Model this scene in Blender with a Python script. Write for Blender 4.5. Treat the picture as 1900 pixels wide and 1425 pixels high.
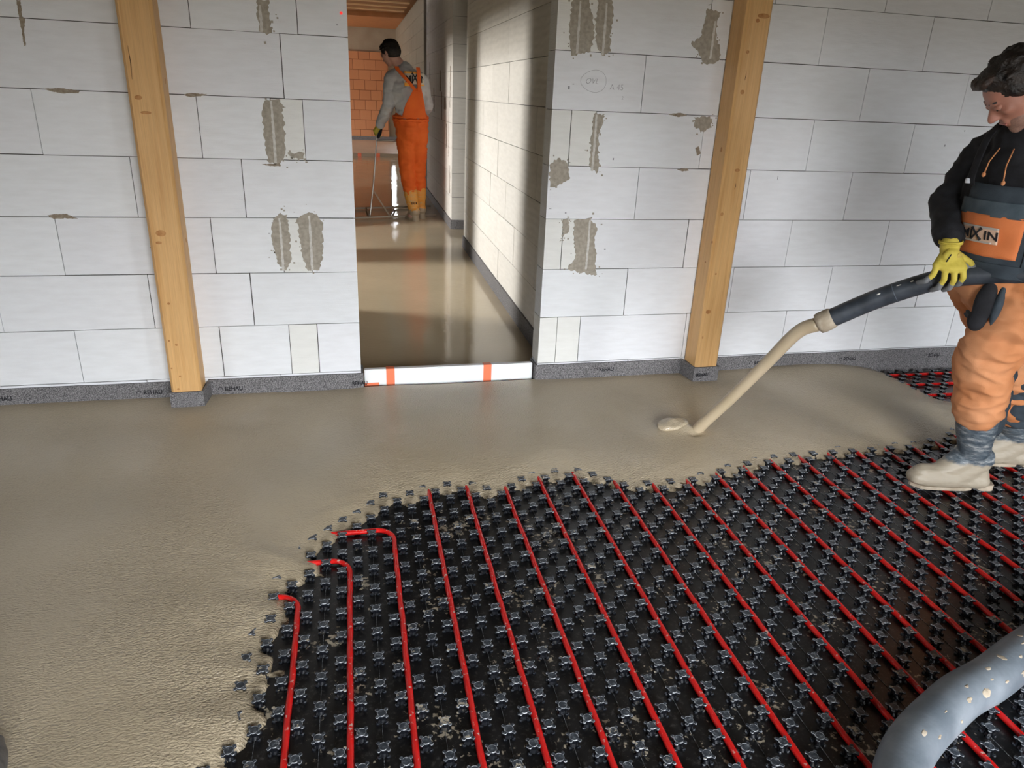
import bpy, bmesh, math, random
import numpy as np
from mathutils import Vector, Matrix, noise, Euler

for o in list(bpy.data.objects):
    bpy.data.objects.remove(o)
S = bpy.context.scene
C = S.collection
V = Vector
PI = math.pi
random.seed(7)

# ------------------------------------------------------------------ camera
cam_d = bpy.data.cameras.new('camera')
cam = bpy.data.objects.new('camera', cam_d)
C.objects.link(cam)
S.camera = cam
cam_d.sensor_width = 36
cam_d.sensor_fit = 'HORIZONTAL'
cam_d.lens = 1338.92 / 1900 * 36
cam_d.clip_start = .05
yaw, pit, rol = 0.24536, 0.38148, 0.044189
fwd = V((math.sin(yaw) * math.cos(pit), math.cos(yaw) * math.cos(pit), -math.sin(pit)))
rt = V((math.cos(yaw), -math.sin(yaw), 0))
upv = rt.cross(fwd)
r2 = rt * math.cos(rol) + upv * math.sin(rol)
u2 = -rt * math.sin(rol) + upv * math.cos(rol)
M = Matrix((r2, u2, -fwd)).transposed().to_4x4()
M.translation = V((0, -3.4273, 1.30695))
cam.matrix_world = M

# ------------------------------------------------------------------ light
vs = S.view_settings
vs.view_transform = 'Standard'
vs.look = 'None'
vs.gamma = 1
vs.use_curve_mapping = False
vs.exposure = 0.0
S.cycles.use_denoising = True
S.cycles.max_bounces = 8
S.cycles.diffuse_bounces = 5
S.cycles.glossy_bounces = 4
S.cycles.sample_clamp_indirect = 6
S.cycles.caustics_reflective = False
S.cycles.caustics_refractive = False
W = bpy.data.worlds.new('daylight')
S.world = W
W.use_nodes = True
wn, wl = W.node_tree.nodes, W.node_tree.links
wbg = wn['Background']
wgeo = wn.new('ShaderNodeTexCoord')
wsep = wn.new('ShaderNodeSeparateXYZ')
wr = wn.new('ShaderNodeValToRGB')
wl.new(wgeo.outputs['Generated'], wsep.inputs[0])
wl.new(wsep.outputs['Z'], wr.inputs[0])
wr.color_ramp.elements[0].position = 0.0
wr.color_ramp.elements[0].color = (.16, .15, .13, 1)
wr.color_ramp.elements[1].position = .03
wr.color_ramp.elements[1].color = (.93, .96, 1.0, 1)
wl.new(wr.outputs[0], wbg.inputs[0])
wbg.inputs[1].default_value = 28.5


def portal(name, loc, sx, sy, d):
    l = bpy.data.lights.new(name, 'AREA')
    l.shape = 'RECTANGLE'
    l.size, l.size_y = sx, sy
    l.cycles.is_portal = True
    o = bpy.data.objects.new(name, l)
    C.objects.link(o)
    o.location = loc
    o.rotation_euler = V(d).to_track_quat('-Z', 'Y').to_euler()
    return o


def area_lamp(name, loc, sx, sy, d, power, col):
    l = bpy.data.lights.new(name, 'AREA')
    l.shape = 'RECTANGLE'
    l.size, l.size_y = sx, sy
    l.energy = power
    l.color = col
    o = bpy.data.objects.new(name, l)
    C.objects.link(o)
    o.location = loc
    o.rotation_euler = V(d).to_track_quat('-Z', 'Y').to_euler()
    return o


CEIL = 2.77
# openings of the building (x0,x1,z0,z1) in the wall behind the camera, and (y0,y1,z0,z1) in the left outer wall
OPEN_REAR = [(-.1, 1.5, -.1, 1.82), (3.3, 4.2, -.1, 1.82)]
OPEN_LEFT = [(-4.5, -3.3, .0, 1.0), (2.3, 3.9, .7, 2.1), (15.2, 16.8, .0, 1.3)]
YR, YF, XL, XR = -5.0, 17.87, -4.4, 6.4
for i, (a, b, c, d) in enumerate(OPEN_REAR):
    portal('daylight_portal', ((a + b) / 2, YR - .02, (c + d) / 2), b - a, d - c, (0, 1, 0))
for i, (a, b, c, d) in enumerate(OPEN_LEFT):
    portal('daylight_portal', (XL - .02, (a + b) / 2, (c + d) / 2), b - a, d - c, (1, 0, 0))
# daylight of the window in the room left of the corridor
area_lamp('corridor_window_daylight', (XL + .05, 3.02, 1.45), .8, 1.1, (1, 0, -.05), 250, (1, .96, .9))
area_lamp('added_far_fill', (XL + .05, 16.0, .8), 1.4, 1.0, (1, .05, -.12), 110, (1, .95, .88))  # added lamp at the unseen left wall, brightens the far floor

# ------------------------------------------------------------------ materials


def mat(name, col, rough=.6, metal=0, spec=.5, bump=None, coat=0):
    m = bpy.data.materials.new(name)
    m.use_nodes = True
    b = m.node_tree.nodes['Principled BSDF']
    b.inputs['Base Color'].default_value = (*col, 1)
    b.inputs['Roughness'].default_value = rough
    b.inputs['Metallic'].default_value = metal
    b.inputs['Specular IOR Level'].default_value = spec
    b.inputs['Coat Weight'].default_value = coat
    return m


def N(m, t, **kw):
    n = m.node_tree.nodes.new('ShaderNode' + t)
    for k, v in kw.items():
        if k in n.inputs:
            n.inputs[k].default_value = v
        else:
            setattr(n, k, v)
    return n


def L(m, a, ao, b, bi):
    m.node_tree.links.new(a.outputs[ao], b.inputs[bi])


def coords(m, scale=(1, 1, 1), kind='Object'):
    tc = N(m, 'TexCoord')
    mp = N(m, 'Mapping')
    mp.inputs['Scale'].default_value = scale
    L(m, tc, kind, mp, 'Vector')
    return mp


def ramp(m, src, so, stops):
    r = N(m, 'ValToRGB')
    cr = r.color_ramp
    while len(cr.elements) < len(stops):
        cr.elements.new(.5)
    for e, (p, c) in zip(cr.elements, stops):
        e.position = p
        e.color = (*c, 1) if len(c) == 3 else c
    L(m, src, so, r, 0)
    return r


def noise_tex(m, vec, scale, detail=3, rough=.5):
    n = N(m, 'TexNoise')
    n.inputs['Scale'].default_value = scale
    n.inputs['Detail'].default_value = detail
    n.inputs['Roughness'].default_value = rough
    L(m, vec, 'Vector' if 'Vector' in vec.outputs else 0, n, 'Vector')
    return n


def bump(m, src, so, dist, strength=1.0, prev=None):
    b = N(m, 'Bump')
    b.inputs['Distance'].default_value = dist
    b.inputs['Strength'].default_value = strength
    L(m, src, so, b, 'Height')
    if prev:
        L(m, prev, 'Normal', b, 'Normal')
    return b


def bsdf(m):
    return m.node_tree.nodes['Principled BSDF']


def noisy(name, c1, c2, scale=20, rough=.6, bd=0, sc=(1, 1, 1), lo=.35, hi=.65, bscale=None, **k):
    m = mat(name, c1, rough, **k)
    mp = coords(m, sc)
    n = noise_tex(m, mp, scale, 4)
    r = ramp(m, n, 'Fac', [(lo, c1), (hi, c2)])
    L(m, r, 0, bsdf(m), 'Base Color')
    if bd:
        n2 = noise_tex(m, mp, bscale or scale * 2, 4)
        b = bump(m, n2, 'Fac', bd)
        L(m, b, 'Normal', bsdf(m), 'Normal')
    return m


# aerated concrete blocks: per block tone in an attribute, fine saw streaks
def block_mat(name, c, c2):
    m = mat(name, c, .85, spec=.25)
    at = N(m, 'Attribute')
    at.attribute_name = 'tone'
    mp = coords(m, (1, 1, 5))
    n = noise_tex(m, mp, 9, 5)
    mix = N(m, 'MixRGB')
    mix.blend_type = 'MIX'
    mix.inputs[1].default_value = (*c, 1)
    mix.inputs[2].default_value = (*c2, 1)
    r = ramp(m, n, 'Fac', [(.35, (0, 0, 0)), (.75, (.55, .55, .55))])
    L(m, r, 0, mix, 0)
    mul = N(m, 'MixRGB')
    mul.blend_type = 'MULTIPLY'
    mul.inputs[0].default_value = 1
    L(m, mix, 0, mul, 1)
    L(m, at, 'Color', mul, 2)
    L(m, mul, 0, bsdf(m), 'Base Color')
    mp2 = coords(m, (1, 1, 14))
    n2 = noise_tex(m, mp2, 14, 4)
    mp3 = coords(m)
    n3 = noise_tex(m, mp3, 260, 2)
    b1 = bump(m, n2, 'Fac', .002, .7)
    b2 = bump(m, n3, 'Fac', .0007, .6, b1)
    L(m, b2, 'Normal', bsdf(m), 'Normal')
    return m


M_BLOCK = block_mat('aerated_concrete', (.80, .82, .84), (.70, .71, .72))
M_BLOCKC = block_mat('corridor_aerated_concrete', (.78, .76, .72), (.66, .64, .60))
# corridor blocks carry arched saw ridges
_w = N(M_BLOCKC, 'TexWave')
_w.wave_type = 'BANDS'
_w.bands_direction = 'Z'
_w.inputs['Scale'].default_value = 7
_w.inputs['Distortion'].default_value = 2.5
_w.inputs['Detail'].default_value = 1
_w.inputs['Detail Scale'].default_value = 1.1
L(M_BLOCKC, coords(M_BLOCKC), 'Vector', _w, 'Vector')
_b = bump(M_BLOCKC, _w, 'Fac', .003, .35)
L(M_BLOCKC, _b, 'Normal', bsdf(M_BLOCKC), 'Normal')
M_JOINT = mat('open_joint', (.07, .065, .06), .95)
M_MORTAR = noisy('thin_bed_mortar', (.30, .27, .22), (.40, .36, .30), 60, .9, .001, bscale=300)
M_MORTARD = noisy('brown_mortar_smear', (.22, .17, .12), (.33, .28, .22), 60, .9, .001, bscale=300)
M_MORTL = noisy('scraped_mortar_seam', (.50, .48, .44), (.62, .6, .56), 60, .9)
M_PALE = noisy('pale_smoothed_fill', (.62, .60, .55), (.72, .70, .66), 12, .8)
M_MARK = mat('pencil_marks', (.30, .30, .32), .9)
M_RED = mat('painted_laser_spot', (.9, .04, .03), .6)
_m = bsdf(M_RED)
_m.inputs['Emission Color'].default_value = (1, .03, .03, 1)
_m.inputs['Emission Strength'].default_value = .8


def wood_mat(name, c1, c2, c3, axis=2):
    m = mat(name, c1, .5)
    sc = [9, 9, 9]
    sc[axis] = .55
    mp = coords(m, sc)
    n = noise_tex(m, mp, 3.0, 6, .6)
    r = ramp(m, n, 'Fac', [(.3, c1), (.5, c2), (.72, c3)])
    mp2 = coords(m, (60, 60, 1.2) if axis == 2 else (1.2, 60, 60))
    n2 = noise_tex(m, mp2, 4, 3)
    r2_ = ramp(m, n2, 'Fac', [(.3, (.86, .86, .86)), (.7, (1, 1, 1))])
    mul = N(m, 'MixRGB')
    mul.blend_type = 'MULTIPLY'
    mul.inputs[0].default_value = 1
    L(m, r, 0, mul, 1)
    L(m, r2_, 0, mul, 2)
    L(m, mul, 0, bsdf(m), 'Base Color')
    b = bump(m, n2, 'Fac', .0006)
    L(m, b, 'Normal', bsdf(m), 'Normal')
    return m


M_WOOD = wood_mat('spruce_timber', (.64, .36, .13), (.72, .43, .175), (.60, .32, .105))
M_KNOT = noisy('wood_knot', (.36, .15, .04), (.50, .25, .08), 60, .6)
M_CRACK = mat('wood_crack', (.10, .045, .015), .9)
M_BATTEN = wood_mat('batten_timber', (.85, .58, .30), (.9, .64, .35), (.8, .54, .27), 0)
M_BOARD = noisy('dark_ceiling_board', (.26, .12, .04), (.36, .17, .06), 6, .7, sc=(1, 9, 1))
M_OCEIL = noisy('orange_brown_ceiling_board', (.42, .18, .065), (.48, .21, .08), 8, .7)
M_FOAM = noisy('grey_edge_foam', (.045, .043, .046), (.34, .33, .335), 320, .7, .003, lo=.38, hi=.68, bscale=300)
M_FOAMT = mat('black_print', (.006, .006, .01), .8)
M_EPS = mat('white_foam_board', (.93, .93, .93), .6)
_e = bsdf(M_EPS)
_e.inputs['Subsurface Weight'].default_value = .1
M_TAPE = mat('orange_tape', (.95, .22, .10), .4)


def screed_mat(name, c1, c2, r1, r2, bumps):
    m = mat(name, c1, r1, spec=.7)
    mp = coords(m)
    n = noise_tex(m, mp, 1.3, 4)
    r = ramp(m, n, 'Fac', [(.35, c1), (.65, c2)])
    L(m, r, 0, bsdf(m), 'Base Color')
    n1 = noise_tex(m, mp, 2.1, 2)
    rr = ramp(m, n1, 'Fac', [(.25, (r1,) * 3), (.75, (r2,) * 3)])
    rr.color_ramp.interpolation = 'EASE'
    L(m, rr, 0, bsdf(m), 'Roughness')
    prev = None
    # grain only in patches
    mask = ramp(m, n1, 'Fac', [(.34, (.35,) * 3), (.66, (1, 1, 1))])
    mask.color_ramp.interpolation = 'EASE'
    for sc, sx, d, masked in bumps:
        mpx = coords(m, sx)
        nn = noise_tex(m, mpx, sc, 2, .5)
        src, so = nn, 'Fac'
        if masked:
            sb = N(m, 'Math')
            sb.operation = 'SUBTRACT'
            L(m, nn, 'Fac', sb, 0)
            sb.inputs[1].default_value = .5
            mu = N(m, 'Math')
            mu.operation = 'MULTIPLY'
            L(m, sb, 0, mu, 0)
            L(m, mask, 0, mu, 1)
            src, so = mu, 0
        prev = bump(m, src, so, d, 1, prev)
    L(m, prev, 'Normal', bsdf(m), 'Normal')
    return m


M_SCREED = screed_mat('wet_screed', (.45, .37, .25), (.51, .425, .30), .12, .26,
                      [(3.5, (1, 1, 1), .0025, False), (26, (1, 2.2, 1), .0026, True), (125, (1, 1.5, 1), .0075, True)])
M_SCREED2 = screed_mat('wet_corridor_screed', (.58, .48, .33), (.63, .52, .36), .035, .07,
                       [(5, (1, 1, 1), .0012, False), (38, (1, 1.8, 1), .0010, True)])
M_STREAM = noisy('flowing_screed', (.47, .38, .25), (.53, .43, .30), 10, .35, .001, sc=(1, 1, .3), bscale=40)
M_CRUST = noisy('screed_crust', (.34, .28, .20), (.47, .40, .31), 25, .8, .003, bscale=60)


def plastic_mat(name, dusty):
    m = mat(name, (.010, .011, .014), .32, spec=.5)
    mp = coords(m)
    oi = N(m, 'ObjectInfo')
    geo = N(m, 'NewGeometry')
    n = noise_tex(m, geo, 90, 4, .65)
    L(m, geo, 'Position', n, 'Vector')
    r = ramp(m, n, 'Fac', [(.46, (.030, .036, .046)), (.58, (.075, .088, .105)), (.74, (.34, .35, .35))])
    # screed splashes in patches over the mat
    n2 = noise_tex(m, geo, 7, 3, .6)
    L(m, geo, 'Position', n2, 'Vector')
    n3 = noise_tex(m, geo, 60, 3, .6)
    L(m, geo, 'Position', n3, 'Vector')
    ad = N(m, 'Math')
    ad.operation = 'ADD'
    L(m, n2, 'Fac', ad, 0)
    L(m, n3, 'Fac', ad, 1)
    k = ramp(m, ad, 0, [(.0, (0, 0, 0)), (1.0, (0, 0, 0))])
    k.color_ramp.elements[0].position = .0
    mr = N(m, 'MapRange')
    L(m, ad, 0, mr, 0)
    mr.inputs[1].default_value = 1.17
    mr.inputs[2].default_value = 1.23
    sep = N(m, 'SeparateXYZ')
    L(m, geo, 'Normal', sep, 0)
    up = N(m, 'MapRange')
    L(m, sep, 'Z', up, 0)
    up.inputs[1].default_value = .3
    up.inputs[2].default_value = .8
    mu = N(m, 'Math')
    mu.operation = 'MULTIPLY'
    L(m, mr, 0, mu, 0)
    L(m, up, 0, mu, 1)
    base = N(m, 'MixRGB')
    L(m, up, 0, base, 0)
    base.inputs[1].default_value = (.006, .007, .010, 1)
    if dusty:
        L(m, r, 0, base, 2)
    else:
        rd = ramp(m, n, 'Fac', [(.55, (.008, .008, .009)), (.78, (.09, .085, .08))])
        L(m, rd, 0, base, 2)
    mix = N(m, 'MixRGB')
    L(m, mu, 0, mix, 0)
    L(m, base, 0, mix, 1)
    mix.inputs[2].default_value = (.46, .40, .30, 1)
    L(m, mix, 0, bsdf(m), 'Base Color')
    return m


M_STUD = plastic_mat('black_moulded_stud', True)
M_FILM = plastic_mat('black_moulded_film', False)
M_RIM = noisy('grey_scuffed_rim', (.06, .07, .085), (.40, .42, .44), 160, .5, lo=.4, hi=.62)


def pipe_mat():
    m = mat('red_plastic_pipe', (.72, .012, .010), .22, spec=.6)
    geo = N(m, 'NewGeometry')
    n = noise_tex(m, geo, 55, 4, .6)
    L(m, geo, 'Position', n, 'Vector')
    sep = N(m, 'SeparateXYZ')
    L(m, geo, 'Normal', sep, 0)
    mr = N(m, 'MapRange')
    L(m, n, 'Fac', mr, 0)
    mr.inputs[1].default_value = .61
    mr.inputs[2].default_value = .68
    up = N(m, 'MapRange')
    L(m, sep, 'Z', up, 0)
    up.inputs[1].default_value = .6
    up.inputs[2].default_value = .9
    mu = N(m, 'Math')
    mu.operation = 'MULTIPLY'
    L(m, mr, 0, mu, 0)
    L(m, up, 0, mu, 1)
    mix = N(m, 'MixRGB')
    L(m, mu, 0, mix, 0)
    mix.inputs[1].default_value = (.74, .014, .012, 1)
    mix.inputs[2].default_value = (.62, .50, .42, 1)
    L(m, mix, 0, bsdf(m), 'Base Color')
    b = bump(m, n, 'Fac', .0015, .5)
    L(m, b, 'Normal', bsdf(m), 'Normal')
    return m


M_PIPE = pipe_mat()
M_HOSE = noisy('dark_rubber_hose', (.022, .028, .036), (.055, .065, .08), 14, .38, .0008, sc=(1, 1, 1), bscale=50)
M_HOSE2 = noisy('dusty_rubber_hose', (.115, .14, .165), (.21, .24, .27), 9, .5, .001, bscale=50)
M_RING = mat('hose_marking', (.10, .12, .15), .5)
M_SKIN = noisy('skin', (.37, .165, .115), (.44, .205, .15), 20, .5, .0004, bscale=150)
bsdf(M_SKIN).inputs['Subsurface Weight'].default_value = .08
M_SKIN2 = noisy('pale_skin', (.60, .33, .26), (.66, .38, .30), 20, .5)
M_STUBBLE = noisy('stubbled_skin', (.26, .15, .115), (.34, .20, .155), 200, .6)
M_LIP = mat('lips', (.42, .15, .12), .45)
M_EYE = mat('eye_white', (.7, .68, .65), .2)
M_IRIS = mat('dark_iris', (.02, .012, .01), .2)
M_HAIR = noisy('dark_brown_hair', (.004, .003, .003), (.022, .014, .010), 45, .5, .006, sc=(.35, 1, 1), bscale=110)
M_HAIRT = noisy('brown_hair_tuft', (.012, .007, .005), (.045, .024, .016), 60, .55, .005, sc=(.35, 1, 1), bscale=110)
M_BLACK = noisy('black_cotton', (.006, .006, .008), (.012, .013, .017), 30, .9, .001, bscale=300)
M_NAVY = noisy('slate_canvas', (.020, .030, .040), (.040, .055, .070), 14, .85, .001, bscale=400)
M_NAVY2 = noisy('faded_slate_canvas', (.035, .055, .070), (.075, .10, .12), 14, .85, .001, bscale=400)
M_ORANGE = noisy('dusty_orange_canvas', (.52, .185, .06), (.62, .28, .13), 5, .85, .001, bscale=300)
M_ORANGE1 = noisy('orange_pocket_canvas', (.60, .165, .045), (.68, .21, .07), 9, .85, .001, bscale=300)
M_ORANGE2 = noisy('bright_orange_canvas', (.72, .105, .006), (.78, .135, .012), 6, .8, .001, bscale=300)
M_GREYF = noisy('grey_sweatshirt', (.50, .50, .50), (.58, .58, .58), 9, .9, .001, bscale=300)
M_YEL = noisy('yellow_glove_knit', (.46, .37, .045), (.56, .45, .07), 30, .8, .0008, bscale=400)
M_GCOAT = noisy('grey_glove_coating', (.12, .13, .14), (.20, .21, .22), 25, .6, .001, bscale=90)
M_SMUDGE = noisy('glove_smudge', (.30, .22, .05), (.5, .38, .06), 60, .8)
M_BOOT = None


def boot_mat(name, top, mid, cake, zc, zw, streak):
    """rubber shaft with screed caked on the lower part, streaky smears above"""
    m = mat(name, top, .5)
    geo = N(m, 'NewGeometry')
    mp = N(m, 'Mapping')
    mp.inputs['Scale'].default_value = (1, 1, 3.0)
    L(m, geo, 'Position', mp, 'Vector')
    n = noise_tex(m, mp, 22, 5, .65)
    r = ramp(m, n, 'Fac', [(.42, top), (.56, mid), (.68, streak)])
    sep = N(m, 'SeparateXYZ')
    L(m, geo, 'Position', sep, 0)
    n2 = noise_tex(m, geo, 30, 3)
    L(m, geo, 'Position', n2, 'Vector')
    ma = N(m, 'Math')
    ma.operation = 'MULTIPLY_ADD'
    L(m, n2, 'Fac', ma, 0)
    ma.inputs[1].default_value = zw
    L(m, sep, 'Z', ma, 2)
    mr = N(m, 'MapRange')
    L(m, ma, 0, mr, 0)
    mr.inputs[1].default_value = zc + zw * .5 + .006
    mr.inputs[2].default_value = zc + zw * .5 - .006
    mix = N(m, 'MixRGB')
    L(m, mr, 0, mix, 0)
    L(m, r, 0, mix, 1)
    mix.inputs[2].default_value = (*cake, 1)
    L(m, mix, 0, bsdf(m), 'Base Color')
    b = bump(m, n, 'Fac', .003, .6)
    L(m, b, 'Normal', bsdf(m), 'Normal')
    return m


M_STEEL = mat('dull_steel', (.45, .42, .38), .35, metal=.8)
M_STEELC = mat('caked_steel_shaded_foam', (.42, .34, .25), .6)
M_BRICK = None


def brick_mat():
    m = mat('clay_block', (.6, .22, .08), .85)
    mp = coords(m)
    sep = N(m, 'SeparateXYZ')
    L(m, mp, 'Vector', sep, 0)
    cb = N(m, 'CombineXYZ')
    L(m, sep, 'X', cb, 0)
    L(m, sep, 'Z', cb, 1)
    br = N(m, 'TexBrick')
    L(m, cb, 0, br, 'Vector')
    br.inputs['Scale'].default_value = 1
    br.inputs['Color1'].default_value = (.62, .29, .14, 1)
    br.inputs['Color2'].default_value = (.54, .24, .115, 1)
    br.inputs['Mortar'].default_value = (.24, .085, .035, 1)
    br.inputs['Mortar Size'].default_value = .006
    br.inputs['Brick Width'].default_value = .30
    br.inputs['Row Height'].default_value = .25
    L(m, br, 'Color', bsdf(m), 'Base Color')
    b = bump(m, br, 'Fac', -.004)
    L(m, b, 'Normal', bsdf(m), 'Normal')
    return m


M_BRICK = brick_mat()
M_PLASTER = noisy('rough_room_wall', (.22, .215, .20), (.27, .26, .25), 4, .9)
M_BEIGE = noisy('dim_beige_block', (.34, .29, .22), (.40, .35, .27), 3, .9)
M_CEIL = noisy('timber_ceiling', (.13, .12, .09), (.17, .15, .12), 5, .8, sc=(9, 1, 1))
M_SLAB = noisy('bare_floor', (.20, .18, .16), (.26, .24, .21), 6, .9)

# ------------------------------------------------------------------ builders


def tag(o, label, cat, group=None, kind=None):
    o['label'] = label
    o['category'] = cat
    if group:
        o['group'] = group
    if kind:
        o['kind'] = kind
    return o


def thing(name, loc, label, cat, group=None, kind=None):
    o = bpy.data.objects.new(name, None)
    o.empty_display_size = .1
    C.objects.link(o)
    o.location = loc
    return tag(o, label, cat, group, kind)


WORG = {}


def world_loc(o):
    v = V((0, 0, 0))
    while o:
        v += o.location
        o = o.parent
    return v


def link_mesh(name, me, m, parent=None, smooth=False):
    """mesh given in world coordinates; stored relative to its parent"""
    o = bpy.data.objects.new(name, me)
    C.objects.link(o)
    if m and not me.materials:
        me.materials.append(m)
    if parent:
        o.parent = parent
        me.transform(Matrix.Translation(-world_loc(parent)))
    if smooth:
        me.polygons.foreach_set('use_smooth', [True] * len(me.polygons))
    me.update()
    return o


def from_bm(name, bm, m, parent=None, smooth=False):
    me = bpy.data.meshes.new(name)
    bmesh.ops.recalc_face_normals(bm, faces=bm.faces)
    bm.to_mesh(me)
    bm.free()
    return link_mesh(name, me, m, parent, smooth)


def bm_box(bm, x0, x1, y0, y1, z0, z1, bev=0):
    r = bmesh.ops.create_cube(bm, size=1)
    vs_ = r['verts']
    bmesh.ops.scale(bm, vec=(x1 - x0, y1 - y0, z1 - z0), verts=vs_)
    bmesh.ops.translate(bm, vec=((x0 + x1) / 2, (y0 + y1) / 2, (z0 + z1) / 2), verts=vs_)
    if bev:
        es = list({e for v in vs_ for e in v.link_edges})
        bmesh.ops.bevel(bm, geom=es, offset=bev, segments=2, affect='EDGES')
    return vs_


def box(name, x0, x1, y0, y1, z0, z1, m, parent=None, bev=0):
    bm = bmesh.new()
    bm_box(bm, x0, x1, y0, y1, z0, z1, bev)
    return from_bm(name, bm, m, parent)


def frames(pts):
    """rotation-minimising frames along a path"""
    T = []
    for i in range(len(pts)):
        a = pts[max(i - 1, 0)]
        b = pts[min(i + 1, len(pts) - 1)]
        T.append((b - a).normalized())
    n = T[0].cross(V((0, 0, 1)))
    if n.length < .05:
        n = T[0].cross(V((0, 1, 0)))
    n.normalize()
    out = []
    for t in T:
        n = (n - t * n.dot(t)).normalized()
        out.append((t, n, t.cross(n)))
    return out


def bm_tube(bm, pts, rad, seg=12, cap=True):
    pts = [V(p) for p in pts]
    if not hasattr(rad, '__len__'):
        rad = [rad] * len(pts)
    fr = frames(pts)
    rings = []
    for p, r, (t, n, b) in zip(pts, rad, fr):
        ra, rb = (r if hasattr(r, '__len__') else (r, r))
        rings.append([bm.verts.new(p + n * (ra * math.cos(2 * PI * k / seg)) + b * (rb * math.sin(2 * PI * k / seg))) for k in range(seg)])
    for i in range(len(rings) - 1):
        for k in range(seg):
            bm.faces.new((rings[i][k], rings[i][(k + 1) % seg], rings[i + 1][(k + 1) % seg], rings[i + 1][k]))
    if cap:
        bm.faces.new(rings[0][::-1])
        bm.faces.new(rings[-1])
    return rings


def catmull(pts, n=8):
    pts = [V(p) for p in pts]
    P_ = [pts[0] * 2 - pts[1]] + pts + [pts[-1] * 2 - pts[-2]]
    out = []
    for i in range(1, len(P_) - 2):
        for k in range(n):
            t = k / n
            a, b, c, d = P_[i - 1], P_[i], P_[i + 1], P_[i + 2]
            out.append(.5 * ((2 * b) + (-a + c) * t + (2 * a - 5 * b + 4 * c - d) * t * t + (-a + 3 * b - 3 * c + d) * t ** 3))
    out.append(pts[-1])
    return out


def tube(name, pts, rad, m, parent=None, seg=12):
    bm = bmesh.new()
    bm_tube(bm, pts, rad, seg)
    return from_bm(name, bm, m, parent, True)


def ragged(poly, amp, step=.012, seed=0):
    """polygon outline with a torn edge"""
    out = []
    rnd = random.Random(seed)
    n = len(poly)
    for i in range(n):
        a, b = V((*poly[i], 0)), V((*poly[(i + 1) % n], 0))
        k = max(2, int((b - a).length / step))
        nr = V((-(b - a).y, (b - a).x, 0)).normalized()
        for j in range(k):
            p = a.lerp(b, j / k) + nr * rnd.uniform(-amp, amp)
            out.append((p.x, p.y))
    return out


def slab_on_wall(name, poly, thick, m, parent=None, y=0.0):
    """flat irregular patch on the front wall (polygon in x,z), standing thick proud of it"""
    from mathutils.geometry import tessellate_polygon
    bm = bmesh.new()
    f = [bm.verts.new((x, y - thick, z)) for x, z in poly]
    b = [bm.verts.new((x, y + .0005, z)) for x, z in poly]
    n = len(poly)
    for t in tessellate_polygon([[V((x, z, 0)) for x, z in poly]]):
        try:
            bm.faces.new([f[i] for i in t])
        except ValueError:
            pass
    for i in range(n):
        bm.faces.new((f[i], f[(i + 1) % n], b[(i + 1) % n], b[i]))
    return from_bm(name, bm, m, parent)


# ---- organic bodies: overlapping capsules and ellipsoids fused by a voxel remesh
def cap(bm, a, b, ra, rb=None, sq=None):
    rb = ra if rb is None else rb
    a, b = V(a), V(b)
    d = b - a
    if d.length < 1e-5:
        d = V((0, 0, 1e-4))
    t = d.normalized()
    pts, rad = [], []
    for k in range(6):
        ang = PI / 2 * (1 - k / 5)
        pts.append(a - t * ra * math.sin(ang))
        rad.append(max(ra * math.cos(ang), .0004))
    for k in range(6):
        ang = PI / 2 * k / 5
        pts.append(b + t * rb * math.sin(ang))
        rad.append(max(rb * math.cos(ang), .0004))
    bm_tube(bm, pts, rad, 16)


def ell(bm, c, r, R=None):
    res = bmesh.ops.create_uvsphere(bm, u_segments=24, v_segments=16, radius=1)
    Rm = (R.to_4x4() if R else Matrix.Identity(4))
    bmesh.ops.transform(bm, matrix=Matrix.Translation(V(c)) @ Rm @ Matrix.Diagonal((*r, 1)), verts=res['verts'])


def fuse(name, prims, m, parent, voxel=.008, smooth=6, fold=None, factor=.5):
    bm = bmesh.new()
    for p in prims:
        if p[0] == 'c':
            cap(bm, *p[1:])
        else:
            ell(bm, *p[1:])
    bmesh.ops.recalc_face_normals(bm, faces=bm.faces)
    me = bpy.data.meshes.new(name)
    bm.to_mesh(me)
    bm.free()
    o = bpy.data.objects.new(name, me)
    C.objects.link(o)
    md = o.modifiers.new('r', 'REMESH')
    md.mode = 'VOXEL'
    md.voxel_size = voxel
    if smooth:
        ms = o.modifiers.new('s', 'SMOOTH')
        ms.iterations = smooth
        ms.factor = factor
    dg = bpy.context.evaluated_depsgraph_get()
    me2 = bpy.data.meshes.new_from_object(o.evaluated_get(dg))
    bpy.data.objects.remove(o)
    bpy.data.meshes.remove(me)
    if fold:
        amp, fx, fz, seed = fold
        nrm = [v.normal.copy() for v in me2.vertices]
        off = V((seed * 3.1, seed * 1.7, seed))
        for v, n in zip(me2.vertices, nrm):
            p = V((v.co.x * fx, v.co.y * fx, v.co.z * fz)) + off
            q = noise.noise(p) + .5 * noise.noise(p * 2.3)
            v.co += n * (amp * (1 - 2.4 * abs(q)))
    me2.materials.clear()
    o = link_mesh(name, me2, m, parent, True)
    return o


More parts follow.
